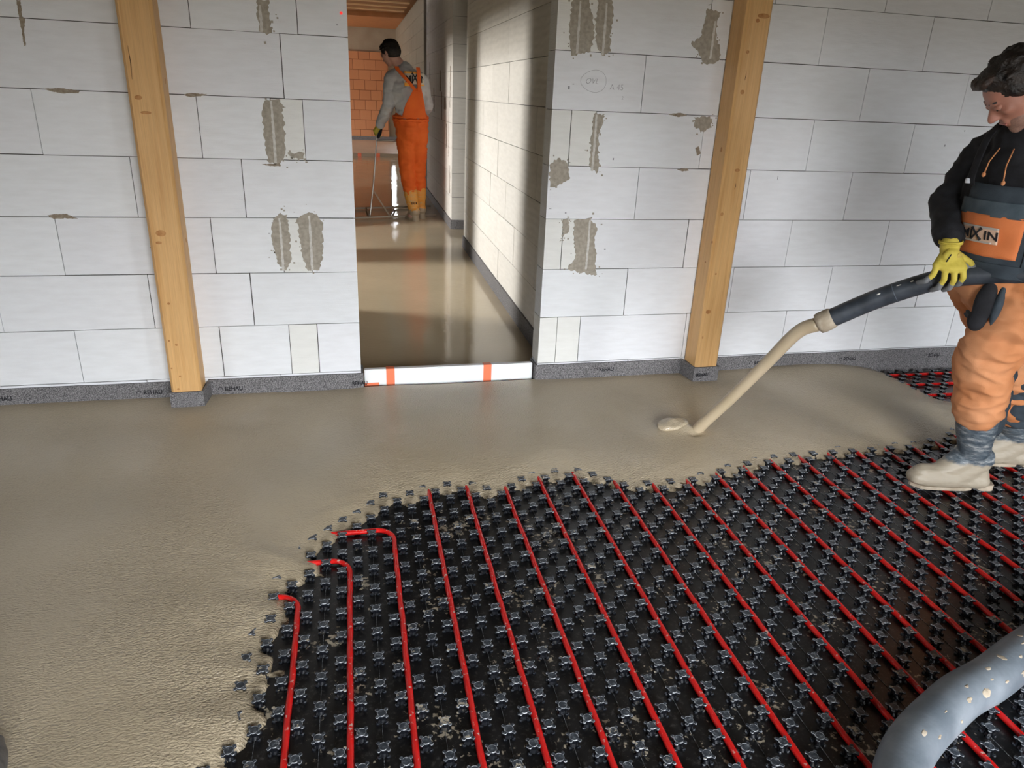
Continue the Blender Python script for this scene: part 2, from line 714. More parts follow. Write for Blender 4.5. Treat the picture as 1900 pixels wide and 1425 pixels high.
# ================================================================== SETTING
# ---- front wall of aerated concrete blocks, joints where the photo has them
JOINTS = {7: [2.048, 2.646, 3.252], 6: [-1.141, -0.533, -0.12, 1.088, 1.22, 1.726, 2.334, 2.938], 5: [-0.793, -0.193, 1.428, 2.029, 2.629, 3.232],
          4: [-1.151, -0.543, -0.25, -0.119, 1.087, 1.209, 1.767, 2.371, 2.97], 3: [-1.43, -0.83, -0.39, 1.452, 2.058, 2.656],
          2: [-1.155, -0.542, -0.247, -0.121, 1.082, 1.218, 1.752, 2.351, 2.953], 1: [-1.438, -0.829, -0.399, 1.446, 2.051, 2.653],
          0: [-1.164, -0.557, -0.246, -0.117, 1.085, 1.21, 1.812, 2.418, 2.95, 3.552]}
DX0, DX1 = .083, .990


def tone_attr(me, tones):
    at = me.color_attributes.new('tone', 'FLOAT_COLOR', 'CORNER')
    arr = np.ones((len(me.loops), 4), dtype=np.float32)
    for p in me.polygons:
        t = tones[min(p.index // 6, len(tones) - 1)]
        for li in p.loop_indices:
            arr[li, :3] = t
    at.data.foreach_set('color', arr.ravel())


def block_wall(name, spans, depth, mats, fn=None, kind='structure'):
    """spans: (a0,a1,z0,z1,tone) rectangles on the face plane y=0, fn maps (x,y,z)->world"""
    verts, faces, tones = [], [], []
    g = .0016
    rnd = random.Random(5)
    for a0, a1, z0, z1, tn in spans:
        i = len(verts)
        j = lambda: rnd.uniform(-.0007, .0007)
        dy = rnd.uniform(-.0012, .0008)
        x0, x1, zz0, zz1 = a0 + g + j(), a1 - g + j(), z0 + g + j(), z1 - g + j()
        for (x, y, z) in ((x0, dy, zz0), (x1, dy, zz0), (x1, dy, zz1), (x0, dy, zz1), (x0, depth, zz0), (x1, depth, zz0), (x1, depth, zz1), (x0, depth, zz1)):
            verts.append((x, y, z))
        faces += [(i, i + 1, i + 2, i + 3), (i + 5, i + 4, i + 7, i + 6), (i + 4, i, i + 3, i + 7), (i + 1, i + 5, i + 6, i + 2), (i + 3, i + 2, i + 6, i + 7), (i + 4, i + 5, i + 1, i)]
        tones.append(tn)
    nb = len(spans)
    # dark core behind the joints, one per unbroken row
    rows_ = []
    for a0, a1, z0, z1, tn in spans:
        if rows_ and rows_[-1][2] == z0 and abs(rows_[-1][1] - a0) < 1e-6:
            rows_[-1][1] = a1
        else:
            rows_.append([a0, a1, z0, z1])
    for a0, a1, z0, z1 in rows_:
        i = len(verts)
        a0, a1 = a0 + .008, a1 - .008
        for (x, y, z) in ((a0, .006, z0), (a1, .006, z0), (a1, .006, z1), (a0, .006, z1), (a0, depth - .006, z0), (a1, depth - .006, z0), (a1, depth - .006, z1), (a0, depth - .006, z1)):
            verts.append((x, y, z))
        faces += [(i, i + 1, i + 2, i + 3), (i + 5, i + 4, i + 7, i + 6), (i + 4, i, i + 3, i + 7), (i + 1, i + 5, i + 6, i + 2), (i + 3, i + 2, i + 6, i + 7), (i + 4, i + 5, i + 1, i)]
    if fn:
        verts = [fn(*v) for v in verts]
    me = bpy.data.meshes.new(name)
    me.from_pydata(verts, [], faces)
    for m in mats:
        me.materials.append(m)
    mi = [0] * (nb * 6) + [1] * (len(rows_) * 6)
    me.polygons.foreach_set('material_index', mi)
    tone_attr(me, tones + [(1, 1, 1)])
    o = bpy.data.objects.new(name, me)
    C.objects.link(o)
    o['kind'] = kind
    return o


spans = []
rnd = random.Random(3)
for k in range(-1, 12):
    z0 = k * .25 if k >= 0 else -.2
    z1 = min((k + 1) * .25, CEIL) if k >= 0 else 0
    if z0 >= CEIL:
        continue
    js = JOINTS.get(k)
    if js is None:
        off = .3 * (k % 2)
        js = [off + .6 * i for i in range(-6, 10)]
    left = [x for x in js if x < DX0]
    right = [x for x in js if x > DX1]
    left = left or [-.3]
    right = right or [1.4]
    while left[0] > XL:
        left.insert(0, left[0] - .605)
    left[0] = XL
    while right[-1] < XR:
        right.append(right[-1] + .605)
    right[-1] = XR
    if z0 < 2.0:
        rows = [left + [DX0], [DX1] + right]
    else:
        rows = [left + [DX0 - .0, 0.54] + [DX1] + right]
    for row in rows:
        for a, b in zip(row, row[1:]):
            v = rnd.uniform(.955, 1.0)
            tn = (v, v * rnd.uniform(.99, 1.0), v)
            # short filler pieces are paler and warmer
            if b - a < .16 and k in (0, 2, 4, 6):
                tn = (v * .98, v * .96, v * .90)
            spans.append((a, b, z0, z1, tn))
wall = block_wall('wall_front', spans, .115, [M_BLOCK, M_JOINT])
wall['label'] = 'white aerated concrete block wall with a doorway in its middle'

PATCH = [[(-0.271, 1.617), (-0.223, 1.62), (-0.232, 1.581), (-0.225, 1.542), (-0.226, 1.506), (-0.243, 1.495), (-0.27, 1.504), (-0.274, 1.549)], [(-0.28, 1.232), (-0.253, 1.244), (-0.205, 1.245), (-0.203, 1.213), (-0.2, 1.127), (-0.201, 1.027), (-0.219, 0.993), (-0.252, 0.981), (-0.28, 0.996), (-0.287, 1.124), (-0.289, 1.178)], [(-0.192, 1.025), (-0.158, 1.035), (-0.124, 1.031), (-0.13, 1.006), (-0.171, 1.007)], [(-0.274, 0.748), (-0.245, 0.772), (-0.218, 0.765), (-0.211, 0.664), (-0.213, 0.565), (-0.236, 0.515), (-0.268, 0.528), (-0.285, 0.615), (-0.288, 0.688)], [(-0.177, 0.749), (-0.14, 0.773), (-0.086, 0.768), (-0.065, 0.737), (-0.068, 0.589), (-0.091, 0.514), (-0.145, 0.507), (-0.161, 0.565), (-0.168, 0.639)], [(1.054, 1.711), (1.124, 1.715), (1.155, 1.645), (1.17, 1.559), (1.155, 1.503), (1.072, 1.481), (1.053, 1.519), (1.048, 1.595)], [(1.174, 1.719), (1.237, 1.723), (1.252, 1.651), (1.243, 1.585), (1.253, 1.508), (1.215, 1.49), (1.186, 1.526), (1.169, 1.602)], [(1.706, 1.711), (1.777, 1.7), (1.763, 1.648), (1.767, 1.591), (1.799, 1.547), (1.801, 1.501), (1.769, 1.474), (1.72, 1.478), (1.691, 1.523), (1.644, 1.562), (1.689, 1.592), (1.701, 1.655)], [(1.196, 1.24), (1.244, 1.237), (1.245, 1.199), (1.23, 1.158), (1.234, 1.048), (1.243, 1.011), (1.233, 0.968), (1.195, 0.998), (1.192, 1.096), (1.193, 1.181)], [(0.995, 1.006), (1.033, 1.036), (1.08, 1.02), (1.101, 0.946), (1.042, 0.907), (1.002, 0.899)], [(1.708, 1.239), (1.793, 1.247), (1.806, 1.2), (1.767, 1.174), (1.72, 1.197)], [(1.138, 0.746), (1.219, 0.755), (1.256, 0.715), (1.253, 0.648), (1.265, 0.58), (1.264, 0.497), (1.287, 0.464), (1.184, 0.485), (1.117, 0.499), (1.158, 0.567), (1.14, 0.648)], [(1.077, 0.746), (1.11, 0.754), (1.112, 0.688), (1.08, 0.662)], [(-1.103, 1.251), (-1.048, 1.257), (-0.976, 1.248), (-0.982, 1.24), (-1.036, 1.237), (-1.08, 1.242)], [(-0.591, 1.249), (-0.565, 1.258), (-0.497, 1.255), (-0.525, 1.246), (-0.567, 1.242)], [(-1.141, 1.561), (-1.128, 1.562), (-1.133, 1.507), (-1.125, 1.5), (-1.136, 1.451), (-1.139, 1.406), (-1.145, 1.403), (-1.143, 1.46), (-1.144, 1.495)], [(-1.18, 0.756), (-1.154, 0.762), (-1.109, 0.763), (-1.066, 0.743), (-1.116, 0.745), (-1.158, 0.742)], [(1.571, 1.249), (1.632, 1.258), (1.67, 1.247), (1.623, 1.238)], [(1.651, 0.996), (1.705, 1.002), (1.715, 0.992), (1.681, 0.986)], [(1.735, 1.097), (1.751, 1.108), (1.768, 1.073), (1.749, 1.062)], [(-0.305, 0.98), (-0.229, 0.986), (-0.227, 0.974), (-0.275, 0.973)]]
for i, pl in enumerate(PATCH):
    small = len(pl) < 7 and i not in (9, 10, 12)
    thin = i >= 13
    slab_on_wall('mortar_patch', ragged(pl, .0012 if thin else .0055, .005 if thin else .009, i), .0022, M_MORTARD if thin else M_MORTAR, wall)
# crumbs of mortar around the patches
bm = bmesh.new()
rr = random.Random(4)
for i, pl in enumerate(PATCH[:13]):
    xs = [p[0] for p in pl]
    zs = [p[1] for p in pl]
    for q in range(16):
        e = rr.randrange(len(pl))
        x = pl[e][0] + rr.gauss(0, .014)
        z = pl[e][1] + rr.gauss(0, .016)
        if DX0 - .01 < x < DX1 + .01:
            continue
        s = rr.uniform(.0015, .0045)
        bm_box(bm, x - s, x + s, -.0018, 0, z - s * rr.uniform(.5, 1.3), z + s)
from_bm('mortar_crumb', bm, M_MORTAR, wall)
# scraped seams running through the patches
for x, z0, z1 in ((-.25, .51, .75), (-.121, .51, .76), (-.247, .985, 1.24), (1.092, 1.49, 1.70), (1.215, 1.49, 1.70), (1.752, 1.5, 1.66), (1.209, .98, 1.235), (1.218, .50, .745), (-.262, 1.5, 1.6)):
    pl = [(x - .006, z0), (x + .005, z0), (x + .006, (z0 + z1) / 2), (x + .004, z1), (x - .004, z1), (x - .005, (z0 + z1) / 2)]
    slab_on_wall('mortar_seam', ragged(pl, .0012, .008, int(x * 99)), .0032, M_MORTL, wall)
# other marks: specks, pencil oval with lettering, laser light painted as a glowing red disc


def wall_text(txt, x, z, size, m, parent, y=-.0015, thick=.0, slant=0, name='writing', sx=1.0):
    cu = bpy.data.curves.new(name, 'FONT')
    cu.body = txt
    cu.size = size
    cu.offset = thick
    cu.extrude = .0004
    cu.shear = slant
    cu.materials.append(m)
    t = bpy.data.objects.new('t', cu)
    C.objects.link(t)
    dg = bpy.context.evaluated_depsgraph_get()
    me = bpy.data.meshes.new_from_object(t.evaluated_get(dg))
    bpy.data.objects.remove(t)
    me.transform(Matrix.Translation((x, y, z)) @ Matrix.Rotation(PI / 2, 4, 'X') @ Matrix.Diagonal((sx, 1, 1, 1)))
    return link_mesh(name, me, m, parent)


bm = bmesh.new()
ring = [V((1.181 + .062 * math.cos(a), -.0012, 1.378 + .047 * math.sin(a) + .004 * math.sin(2 * a))) for a in [2 * PI * k / 40 for k in range(42)]]
bm_tube(bm, ring, .0007, 5)
from_bm('pencil_oval', bm, M_MARK, wall)
wall_text('OVL', 1.140, 1.367, .034, M_MARK, wall, slant=.3, name='pencil_writing', thick=-.0006)
wall_text('A 45', 1.262, 1.345, .036, M_MARK, wall, slant=0, name='pencil_writing', thick=-.0008)
wall_text('2', 1.325, 1.305, .022, M_MARK, wall, name='pencil_writing', thick=-.0006)
bm = bmesh.new()
for x, z, a, b in ((1.064, 1.345, .010, .014), (1.085, 1.362, .008, .003), (2.218, .964, .003, .016), (1.312, 1.037, .006, .010), (3.289, 1.224, .005, .007), (3.186, 1.147, .006, .010), (3.29, 1.117, .007, .006), (1.31, .60, .008, .006), (1.01, .80, .012, .003), (1.09, .78, .008, .006), (-.30, .68, .003, .006), (-.80, .62, .004, .004), (.04, 1.545, .006, .004)):
    bm_box(bm, x - a / 2, x + a / 2, -.0012, 0, z - b / 2, z + b / 2)
from_bm('dirt_speck', bm, M_MARK, wall)
bm = bmesh.new()
bmesh.ops.create_circle(bm, cap_ends=True, radius=.006, segments=16, matrix=Matrix.Translation((.058, -.0015, 1.590)) @ Matrix.Rotation(PI / 2, 4, 'X'))
from_bm('painted_laser_spot', bm, M_RED, wall)

# ---- corridor: walls lean 1.5 degrees off square
SL = .0266


def corr(dx):
    ang = math.atan(SL)
    ca, sa = math.cos(ang), math.sin(ang)

    def fn(a, d, z):     # a runs along +y, depth d goes to +x
        return (1.095 + dx + a * sa + d * ca, a * ca - d * sa, z)
    return fn


def corr_spans(a0, a1, seed, zt=CEIL, step=.6):
    out = []
    r = random.Random(seed)
    k = 0
    z = -.2
    while z < zt - .01:
        z1 = 0 if z < 0 else min(z + .25, zt)
        x = a0
        nx = a0 + r.uniform(.2, .6)
        while x < a1 - .001:
            e = min(nx, a1)
            if a1 - e < .08:
                e = a1
            v = r.uniform(.93, 1.0)
            out.append((x, e, z, z1, (v, v * .99, v * .97)))
            x = e
            nx = x + step
        z = z1
        k += 1
    return out


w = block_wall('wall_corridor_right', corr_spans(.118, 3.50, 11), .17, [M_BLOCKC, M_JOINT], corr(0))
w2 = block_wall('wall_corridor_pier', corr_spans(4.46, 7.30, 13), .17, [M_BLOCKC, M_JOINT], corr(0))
w3 = block_wall('wall_corridor_far_right', corr_spans(7.32, 17.95, 17), .12, [block_mat('shade_darkened_block', (.27, .245, .195), (.21, .185, .15)), M_JOINT], corr(.175))  # darker copy of the block colour stands for the far wall's shade
# mortar streaks on the pier wall
for j, (a, z, ww, h) in enumerate(((4.62, .42, .03, .30), (4.95, .85, .05, .25), (5.1, 1.18, .22, .12), (5.45, 1.15, .06, .30), (5.6, 1.42, .12, .22), (6.3, 1.2, .10, .28), (6.8, 1.15, .12, .16), (6.85, 1.55, .05, .2), (4.66, 1.35, .03, .4), (4.75, .95, .02, .6))):
    pl = ragged([(a - ww / 2, z - h / 2), (a + ww / 2, z - h / 2), (a + ww * .4, z + h / 2), (a - ww * .3, z + h / 2)], .008, .02, j)
    o = slab_on_wall('mortar_smear', pl, .002, M_MORTARD)
    f = corr(0)
    for v in o.data.vertices:
        v.co = f(v.co.x, v.co.y, v.co.z)
    o.parent = w2
# left corridor wall with two openings that let the daylight in
lw = [(-.2, .115, 1.50), (-.2, 2.86, 3.38), (-.2, 4.47, 7.3)]
bm = bmesh.new()
for x, y0, y1 in lw:
    bm_box(bm, x - .17, x, y0, y1, -.2, CEIL)
for y0, y1 in ((1.50, 2.86), (3.38, 4.47)):
    bm_box(bm, -.37, -.2, y0, y1, 1.62, CEIL)
o = from_bm('wall_corridor_left', bm, M_BLOCKC)
o['kind'] = 'structure'

# floor, ceiling, outer walls
o = box('floor', XL - .3, XR + .3, YR - .3, YF + .3, -.40, -.20, M_SLAB)
o['kind'] = 'structure'
o = box('ceiling', XL - .3, XR + .3, YR - .3, 7.35, CEIL, CEIL + .2, M_CEIL)
o['kind'] = 'structure'
bm = bmesh.new()
bm_box(bm, XL, XR, 7.35, 14.6, CEIL + .10, CEIL + .3)
o = from_bm('ceiling_corridor_boards', bm, M_BOARD)
o['kind'] = 'structure'
o = box('ceiling_far_room', XL, XR, 14.6, YF, CEIL, CEIL + .2, M_OCEIL)
o['kind'] = 'structure'


def holed(name, along, fixed0, fixed1, a0, a1, holes, m, z0=-.2, z1=CEIL):
    bm = bmesh.new()

    def seg(s, e, zz0, zz1):
        if e - s < .001 or zz1 - zz0 < .001:
            return
        if along == 'x':
            bm_box(bm, s, e, fixed0, fixed1, zz0, zz1)
        else:
            bm_box(bm, fixed0, fixed1, s, e, zz0, zz1)
    cur = a0
    for (h0, h1, c, d) in sorted(holes):
        seg(cur, h0, z0, z1)
        seg(h0, h1, z0, c)
        seg(h0, h1, d, z1)
        cur = h1
    seg(cur, a1, z0, z1)
    o = from_bm(name, bm, m)
    o['kind'] = 'structure'
    return o


holed('wall_rear', 'x', YR - .3, YR, XL - .3, XR + .3, OPEN_REAR, M_PLASTER)
holed('wall_left', 'y', XL - .3, XL, YR, YF, OPEN_LEFT, M_PLASTER)
holed('wall_right', 'y', XR, XR + .3, YR, YF, [], M_PLASTER)
holed('wall_far', 'x', YF, YF + .3, XL - .3, XR + .3, [(1.60, 1.69, .85, 1.58)], M_BEIGE)
# clay block lining of the lower far wall
holed('wall_far_brick', 'x', YF - .06, YF, XL, 1.52, [], M_BRICK, .07, 2.19)
o = box('trim_far_foot', XL, 1.72, YF - .10, YF - .06, -.1, .08, M_FOAM)
o['kind'] = 'structure'

# ceiling battens seen through the doorway, light strips across dark boards
for i in range(10):
    y = 7.6 + .8 * (i) - .02
    if y > 14.5:
        break
    b = box('ceiling_batten', -4.0, 1.275 + .0257 * y - .02, y - .05, y + .05, CEIL + .078, CEIL + .10, M_BATTEN)
    words = ['first', 'second', 'third', 'fourth', 'fifth', 'sixth', 'seventh', 'eighth', 'ninth', 'tenth']
    tag(b, 'pale timber ceiling batten beyond the doorway, %s counted from the far end' % words[8 - i], 'batten', 'ceiling battens beyond the doorway')

# dark upright strip at the end of the pier wall
f = corr(0)
bm = bmesh.new()
vs_ = bm_box(bm, 7.30, 7.318, -.035, .20, -.1, CEIL)
for v in bm.verts:
    v.co = V(f(*v.co))
o = from_bm('corner_strip', bm, mat('dark_corner_strip', (.36, .32, .26), .7))
tag(o, 'narrow dark grey upright strip on the wall corner behind the far worker', 'strip')

# ---- timber posts


def post(x0, x1, y0, y1, z0, label, knots, crack):
    t = thing('timber_post', ((x0 + x1) / 2, (y0 + y1) / 2, z0), label, 'post', 'timber posts against the block wall')
    bm = bmesh.new()
    vv = bm_box(bm, x0, x1, y0, y1, z0, CEIL)
    es = [e for e in bm.edges if abs(e.verts[0].co.z - e.verts[1].co.z) > 1]
    bmesh.ops.bevel(bm, geom=es, offset=.011, segments=1, affect='EDGES')
    bmesh.ops.subdivide_edges(bm, edges=[e for e in bm.edges if abs(e.verts[0].co.z - e.verts[1].co.z) > 1], cuts=40)
    from_bm('beam', bm, M_WOOD, t)
    for (face, u, z, a, b) in knots:
        bm = bmesh.new()
        if face == 'f':
            ell(bm, (u, y0 - .0003, z), (a, .0012, b))
        elif face == 'r':
            ell(bm, (x1 + .0003, u, z), (.0012, a, b))
        else:
            ell(bm, (x0 - .0003, u, z), (.0012, a, b))
        from_bm('knot', bm, M_KNOT, t, True)
    for (x, za, zb) in crack:
        tube('crack', [(x, y0 - .0002, za), (x + .003, y0 - .0002, (za + zb) / 2), (x + .001, y0 - .0002, zb)], [.0005, .0018, .0005], M_CRACK, t, 6)
    return t


post(-.772, -.642, -.128, -.004, -.02, 'spruce timber post against the wall left of the doorway',
     [('f', -.722, .705, .020, .013), ('f', -.735, .665, .012, .006), ('f', -.735, 1.235, .014, .008), ('f', -.715, 1.18, .02, .006), ('f', -.73, .40, .006, .005), ('f', -.75, .23, .004, .004), ('f', -.722, .21, .006, .005), ('f', -.755, .10, .004, .004), ('f', -.725, .06, .005, .004), ('r', -.06, 1.30, .004, .012), ('r', -.05, .66, .005, .01), ('f', -.74, -.002, .006, .004)],
     [(-.748, 1.30, 1.42)])
post(1.828, 1.958, -.142, -.004, -.008, 'spruce timber post against the wall right of the doorway',
     [('f', 1.915, 1.68, .030, .010), ('f', 1.888, 1.66, .010, .008), ('f', 1.862, 1.53, .008, .007), ('f', 1.865, 1.36, .010, .010), ('l', -.09, 1.10, .008, .012), ('f', 1.90, 1.01, .014, .007), ('f', 1.852, .80, .008, .009), ('l', -.13, .66, .008, .007), ('f', 1.868, .50, .005, .005), ('f', 1.856, .30, .014, .012), ('f', 1.846, .16, .004, .007), ('l', -.09, .55, .005, .005)],
     [(1.868, 1.41, 1.45), (1.90, .92, .95)])

# ---- grey foam edge strips


def wavy_strip(name, pts, z0, z1, thick, label=None, parent=None):
    """vertical strip along a plan polyline, slightly uneven top"""
    bm = bmesh.new()
    P_ = []
    for a, b in zip(pts, pts[1:]):
        a, b = V((*a, 0)), V((*b, 0))
        n = max(1, int((b - a).length / .04))
        for k in range(n):
            P_.append(a.lerp(b, k / n))
    P_.append(V((*pts[-1], 0)))
    prev = None
    for i, p in enumerate(P_):
        q = P_[min(i + 1, len(P_) - 1)] - P_[max(i - 1, 0)]
        nn = V((q.y, -q.x, 0)).normalized()
        top = z1 + .002 * noise.noise(V((p.x * 7, p.y * 7, 1)))
        ring = [bm.verts.new(p + V((0, 0, z0))), bm.verts.new(p + nn * thick + V((0, 0, z0))), bm.verts.new(p + nn * thick + V((0, 0, top))), bm.verts.new(p + V((0, 0, top)))]
        if prev:
            for k in range(4):
                bm.faces.new((prev[k], prev[(k + 1) % 4], ring[(k + 1) % 4], ring[k]))
        else:
            bm.faces.new(ring)
        prev = ring
    bm.faces.new(prev[::-1])
    o = from_bm(name, bm, M_FOAM, parent)
    if label:
        tag(o, label, 'edge strip', 'grey foam edge strips')
    return o


def printed(parent, x, z, y, s=.030, icon=True):
    wall_text('REHAU', x, z, s, M_FOAMT, parent, y, thick=.0006, name='printed_mark', sx=.85)
    if icon:
        bm = bmesh.new()
        pts = [V((x - .020 + .009 * math.cos(a), y, z + .011 + .008 * math.sin(a))) for a in [PI * (-.1 + 1.3 * k / 10) for k in range(11)]]
        bm_tube(bm, pts, .0012, 5)
        from_bm('printed_mark', bm, M_FOAMT, parent)


e1 = wavy_strip('edge_strip', [(XL, -.0005), (-.785, -.0005)], -.15, -.012, .011, 'grey foam edge strip on the wall foot left of the left post')
printed(e1, -1.545, -.066, -.0125)
printed(e1, -.918, -.068, -.0125)
e2 = wavy_strip('edge_strip', [(-.630, -.0005), (.0835, -.0005), (.0835, .112)], -.15, -.010, .011, 'grey foam edge strip between left post and doorway')
printed(e2, -.560, -.068, -.0125)
printed(e2, .035, -.070, -.0125, .028, False)
e3 = wavy_strip('edge_strip', [(.9895, .11), (.9895, -.0005), (1.815, -.0005)], -.15, -.008, .011, 'grey foam edge strip between doorway and right post')
printed(e3, 1.335, -.056, -.0125)
e4 = wavy_strip('edge_strip', [(1.971, -.0005), (XR, -.0005)], -.15, -.006, .011, 'grey foam edge strip on the wall foot right of the right post')
for x in (2.262, 2.846, 3.434, 4.02):
    printed(e4, x, -.060, -.0125)
c1 = wavy_strip('post_collar', [(-.785, -.0), (-.772, -.128), (-.642, -.128), (-.630, -.0)], -.15, -.016, .010)
tag(c1, 'grey foam collar wrapped round the foot of the left post', 'foam collar', 'foam collars round the posts')
c2 = wavy_strip('post_collar', [(1.815, -.0), (1.828, -.142), (1.958, -.142), (1.971, -.0)], -.15, -.006, .010)
tag(c2, 'grey foam collar wrapped round the foot of the right post', 'foam collar', 'foam collars round the posts')
printed(c2, 1.834, -.056, -.1535, .026, False)
f = corr(0)
e5 = wavy_strip('edge_strip', [f(.12, 0, 0)[:2], f(3.5, 0, 0)[:2]][::-1], -.15, .022, .012, None)
e5.data.transform(Matrix.Identity(4))
tag(e5, 'long grey foam edge strip along the right corridor wall', 'edge strip', 'grey foam edge strips')
e6 = wavy_strip('edge_strip', [f(7.3, 0, 0)[:2], f(4.46, 0, 0)[:2], f(4.46, .18, 0)[:2]], -.15, .012, .012, None)
tag(e6, 'grey foam edge strip round the white pier in the corridor', 'edge strip', 'grey foam edge strips')

# ---- threshold boards
t = thing('threshold_board', (.54, .05, -.09), 'white foam board across the doorway floor with two orange tapes', 'threshold board')
box('board', .099, .972, .030, .062, -.15, -.008, M_EPS, t, .003)
for x in (.228, .730):
    bm = bmesh.new()
    bm_box(bm, x - .021, x + .021, .0285, .0635, -.12, -.0065)
    from_bm('tape', bm, M_TAPE, t)
box('tape', .099, .17, .026, .0302, -.13, -.078, M_TAPE, t)
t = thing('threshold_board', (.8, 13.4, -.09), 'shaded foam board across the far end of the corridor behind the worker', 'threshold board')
box('board', -2.5, 1.60, 13.38, 13.42, -.15, -.02, M_STEELC, t)  # brownish steel colour puts the foam board's shade into its material
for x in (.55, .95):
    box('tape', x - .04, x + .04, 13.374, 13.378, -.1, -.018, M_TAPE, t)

# ================================================================== SCREED
BND = [(-.62, -3.2), (-.50, -2.6), (-.40, -2.35), (-.335, -2.17), (-.283, -2.093), (-.235, -2.014), (-.265, -1.914), (-.216, -1.848), (-.251, -1.738), (-.193, -1.612), (-.214, -1.506), (-.11, -1.43), (-.114, -1.31), (-.02, -1.20), (.073, -1.136), (.128, -1.05), (.216, -1.05), (.304, -1.00), (.411, -.99), (.507, -1.04), (.64, -1.02), (.72, -.98), (.884, -.955), (.994, -1.03), (1.108, -1.09), (1.238, -1.11), (1.345, -1.09), (1.467, -1.08), (1.664, -1.01), (1.835, -.985), (2.036, -.965), (2.253, -.965), (2.539, -.965), (2.777, -.93), (2.981, -.80), (3.22, -.70), (3.27, -.60), (3.20, -.53), (3.125, -.44), (3.12, -.215), (3.10, -.065), (3.06, .05)]
TH = math.radians(1.2)
cu_, su_ = math.cos(TH), math.sin(TH)


def uv2w(u, v, z=0):
    return V((u * cu_ + v * su_, -u * su_ + v * cu_, z))


def axis(segs):
    out = []
    for a, b, s in segs:
        out.append(np.arange(a, b - 1e-9, s))
    return np.concatenate(out + [[segs[-1][1]]])


gx = axis([(XL, -2.2, .10), (-2.2, -.7, .02), (-.7, 3.4, .0085)])
gy = axis([(-4.6, -2.3, .05), (-2.3, -.5, .0085), (-.5, -.001, .012)])
X, Y = np.meshgrid(gx, gy, indexing='ij')


def sdist(X, Y):
    poly = np.array(BND + [(XL - 1, .05), (XL - 1, -9), (-.62, -9)])
    d = np.full(X.shape, 1e9)
    inside = np.zeros(X.shape, bool)
    n = len(poly)
    for i in range(n):
        a, b = poly[i], poly[(i + 1) % n]
        e = b - a
        t = np.clip(((X - a[0]) * e[0] + (Y - a[1]) * e[1]) / (e @ e), 0, 1)
        if i < len(BND) - 1 or i == n - 1:
            d = np.minimum(d, np.hypot(X - a[0] - t * e[0], Y - a[1] - t * e[1]))
        c = ((a[1] > Y) != (b[1] > Y))
        with np.errstate(divide='ignore', invalid='ignore'):
            xi = (b[0] - a[0]) * (Y - a[1]) / (b[1] - a[1]) + a[0]
        inside ^= c & (X < xi)
    return np.where(inside, d, -d)


D = sdist(X, Y)
Uu = X * cu_ - Y * su_
Vv = X * su_ + Y * cu_
lat = np.cos(PI * (Uu + .007) / .05) * np.cos(PI * Vv / .05)
De = D + (.020 * np.exp(-np.clip(D,0,9)/.03)) * lat + .008 * np.sin(Uu * 23 + 1) * np.cos(Vv * 19)
dc = np.clip(De, 0, None)
Z = -.1475 + .010 * np.sqrt(np.clip(dc / .012, 0, 1)) + .0495 * (1 - np.exp(-dc / .15))
# flowing waves, splash bowl where the stream lands
Z += .0008 * np.sin(X * 9 + Y * 4 + 1.5 * np.sin(Y * 6)) * np.clip(D / .3, 0, 1)
Z += .0016 * np.sin(X * 4.1 - Y * 11 + 2 * np.sin(X * 3)) * np.clip(D / .15, 0, 1)
rim = np.exp(-((D - .12) / .06) ** 2)
Z += rim * .0012 * np.sin(X * 31 + 7 * np.sin(Y * 9)) * np.sin(Y * 27)
Z += .026 * np.exp(-(((X - 1.50) / .055) ** 2 + ((Y + .675) / .05) ** 2))
Z -= .016 * np.exp(-(((X - 1.545) / .03) ** 2 + ((Y + .735) / .022) ** 2))
Z += .005 * np.exp(-(((X - 1.40) / .09) ** 2 + ((Y + .69) / .06) ** 2))
Z += .020 * np.exp(-(((X - 2.6) / .38) ** 2 + ((Y + .05) / .16) ** 2))
Z += .012 * np.exp(-(((X - 2.75) / .30) ** 2 + ((Y + .45) / .30) ** 2))
Z = np.where(De <= 0, -.152, Z)
nx_, ny_ = X.shape
co = np.stack([X, Y, Z], -1).reshape(-1, 3)
idx = np.arange(nx_ * ny_).reshape(nx_, ny_)
q = np.stack([idx[:-1, :-1], idx[1:, :-1], idx[1:, 1:], idx[:-1, 1:]], -1).reshape(-1, 4)
pos = (De > 0).reshape(-1)
keep = pos[q].any(1)
q = q[keep]
used = np.unique(q)
remap = -np.ones(len(co), int)
remap[used] = np.arange(len(used))
me = bpy.data.meshes.new('wet_screed')
me.from_pydata(co[used].tolist(), [], remap[q].tolist())
o = link_mesh('wet_screed', me, M_SCREED, None, True)
tag(o, 'freshly poured grey-brown liquid screed spreading over the studded mat', 'wet screed')
o['kind'] = 'stuff'
# corridor screed: a level pool
bm = bmesh.new()
bmesh.ops.create_grid(bm, x_segments=40, y_segments=240, size=1)
for v in bm.verts:
    x, y = v.co.x, v.co.y
    yy = .062 + (y + 1) / 2 * (13.38 - .062)
    xx = -1.9 + (x + 1) / 2 * 3.9
    if yy < .2:
        xx = .083 + (x + 1) / 2 * .907
    v.co = V((xx, yy, -.088))
bm_ = bm
o = from_bm('wet_screed', bm_, M_SCREED2, None, True)
tag(o, 'smooth mirror-like liquid screed filling the corridor beyond the doorway', 'wet screed')
o['kind'] = 'stuff'
o = box('floor_far_room', XL, XR, 13.42, YF, -.15, -.02, noisy('dry_screed', (.60, .52, .42), (.66, .58, .47), 3, .5))
o['kind'] = 'structure'

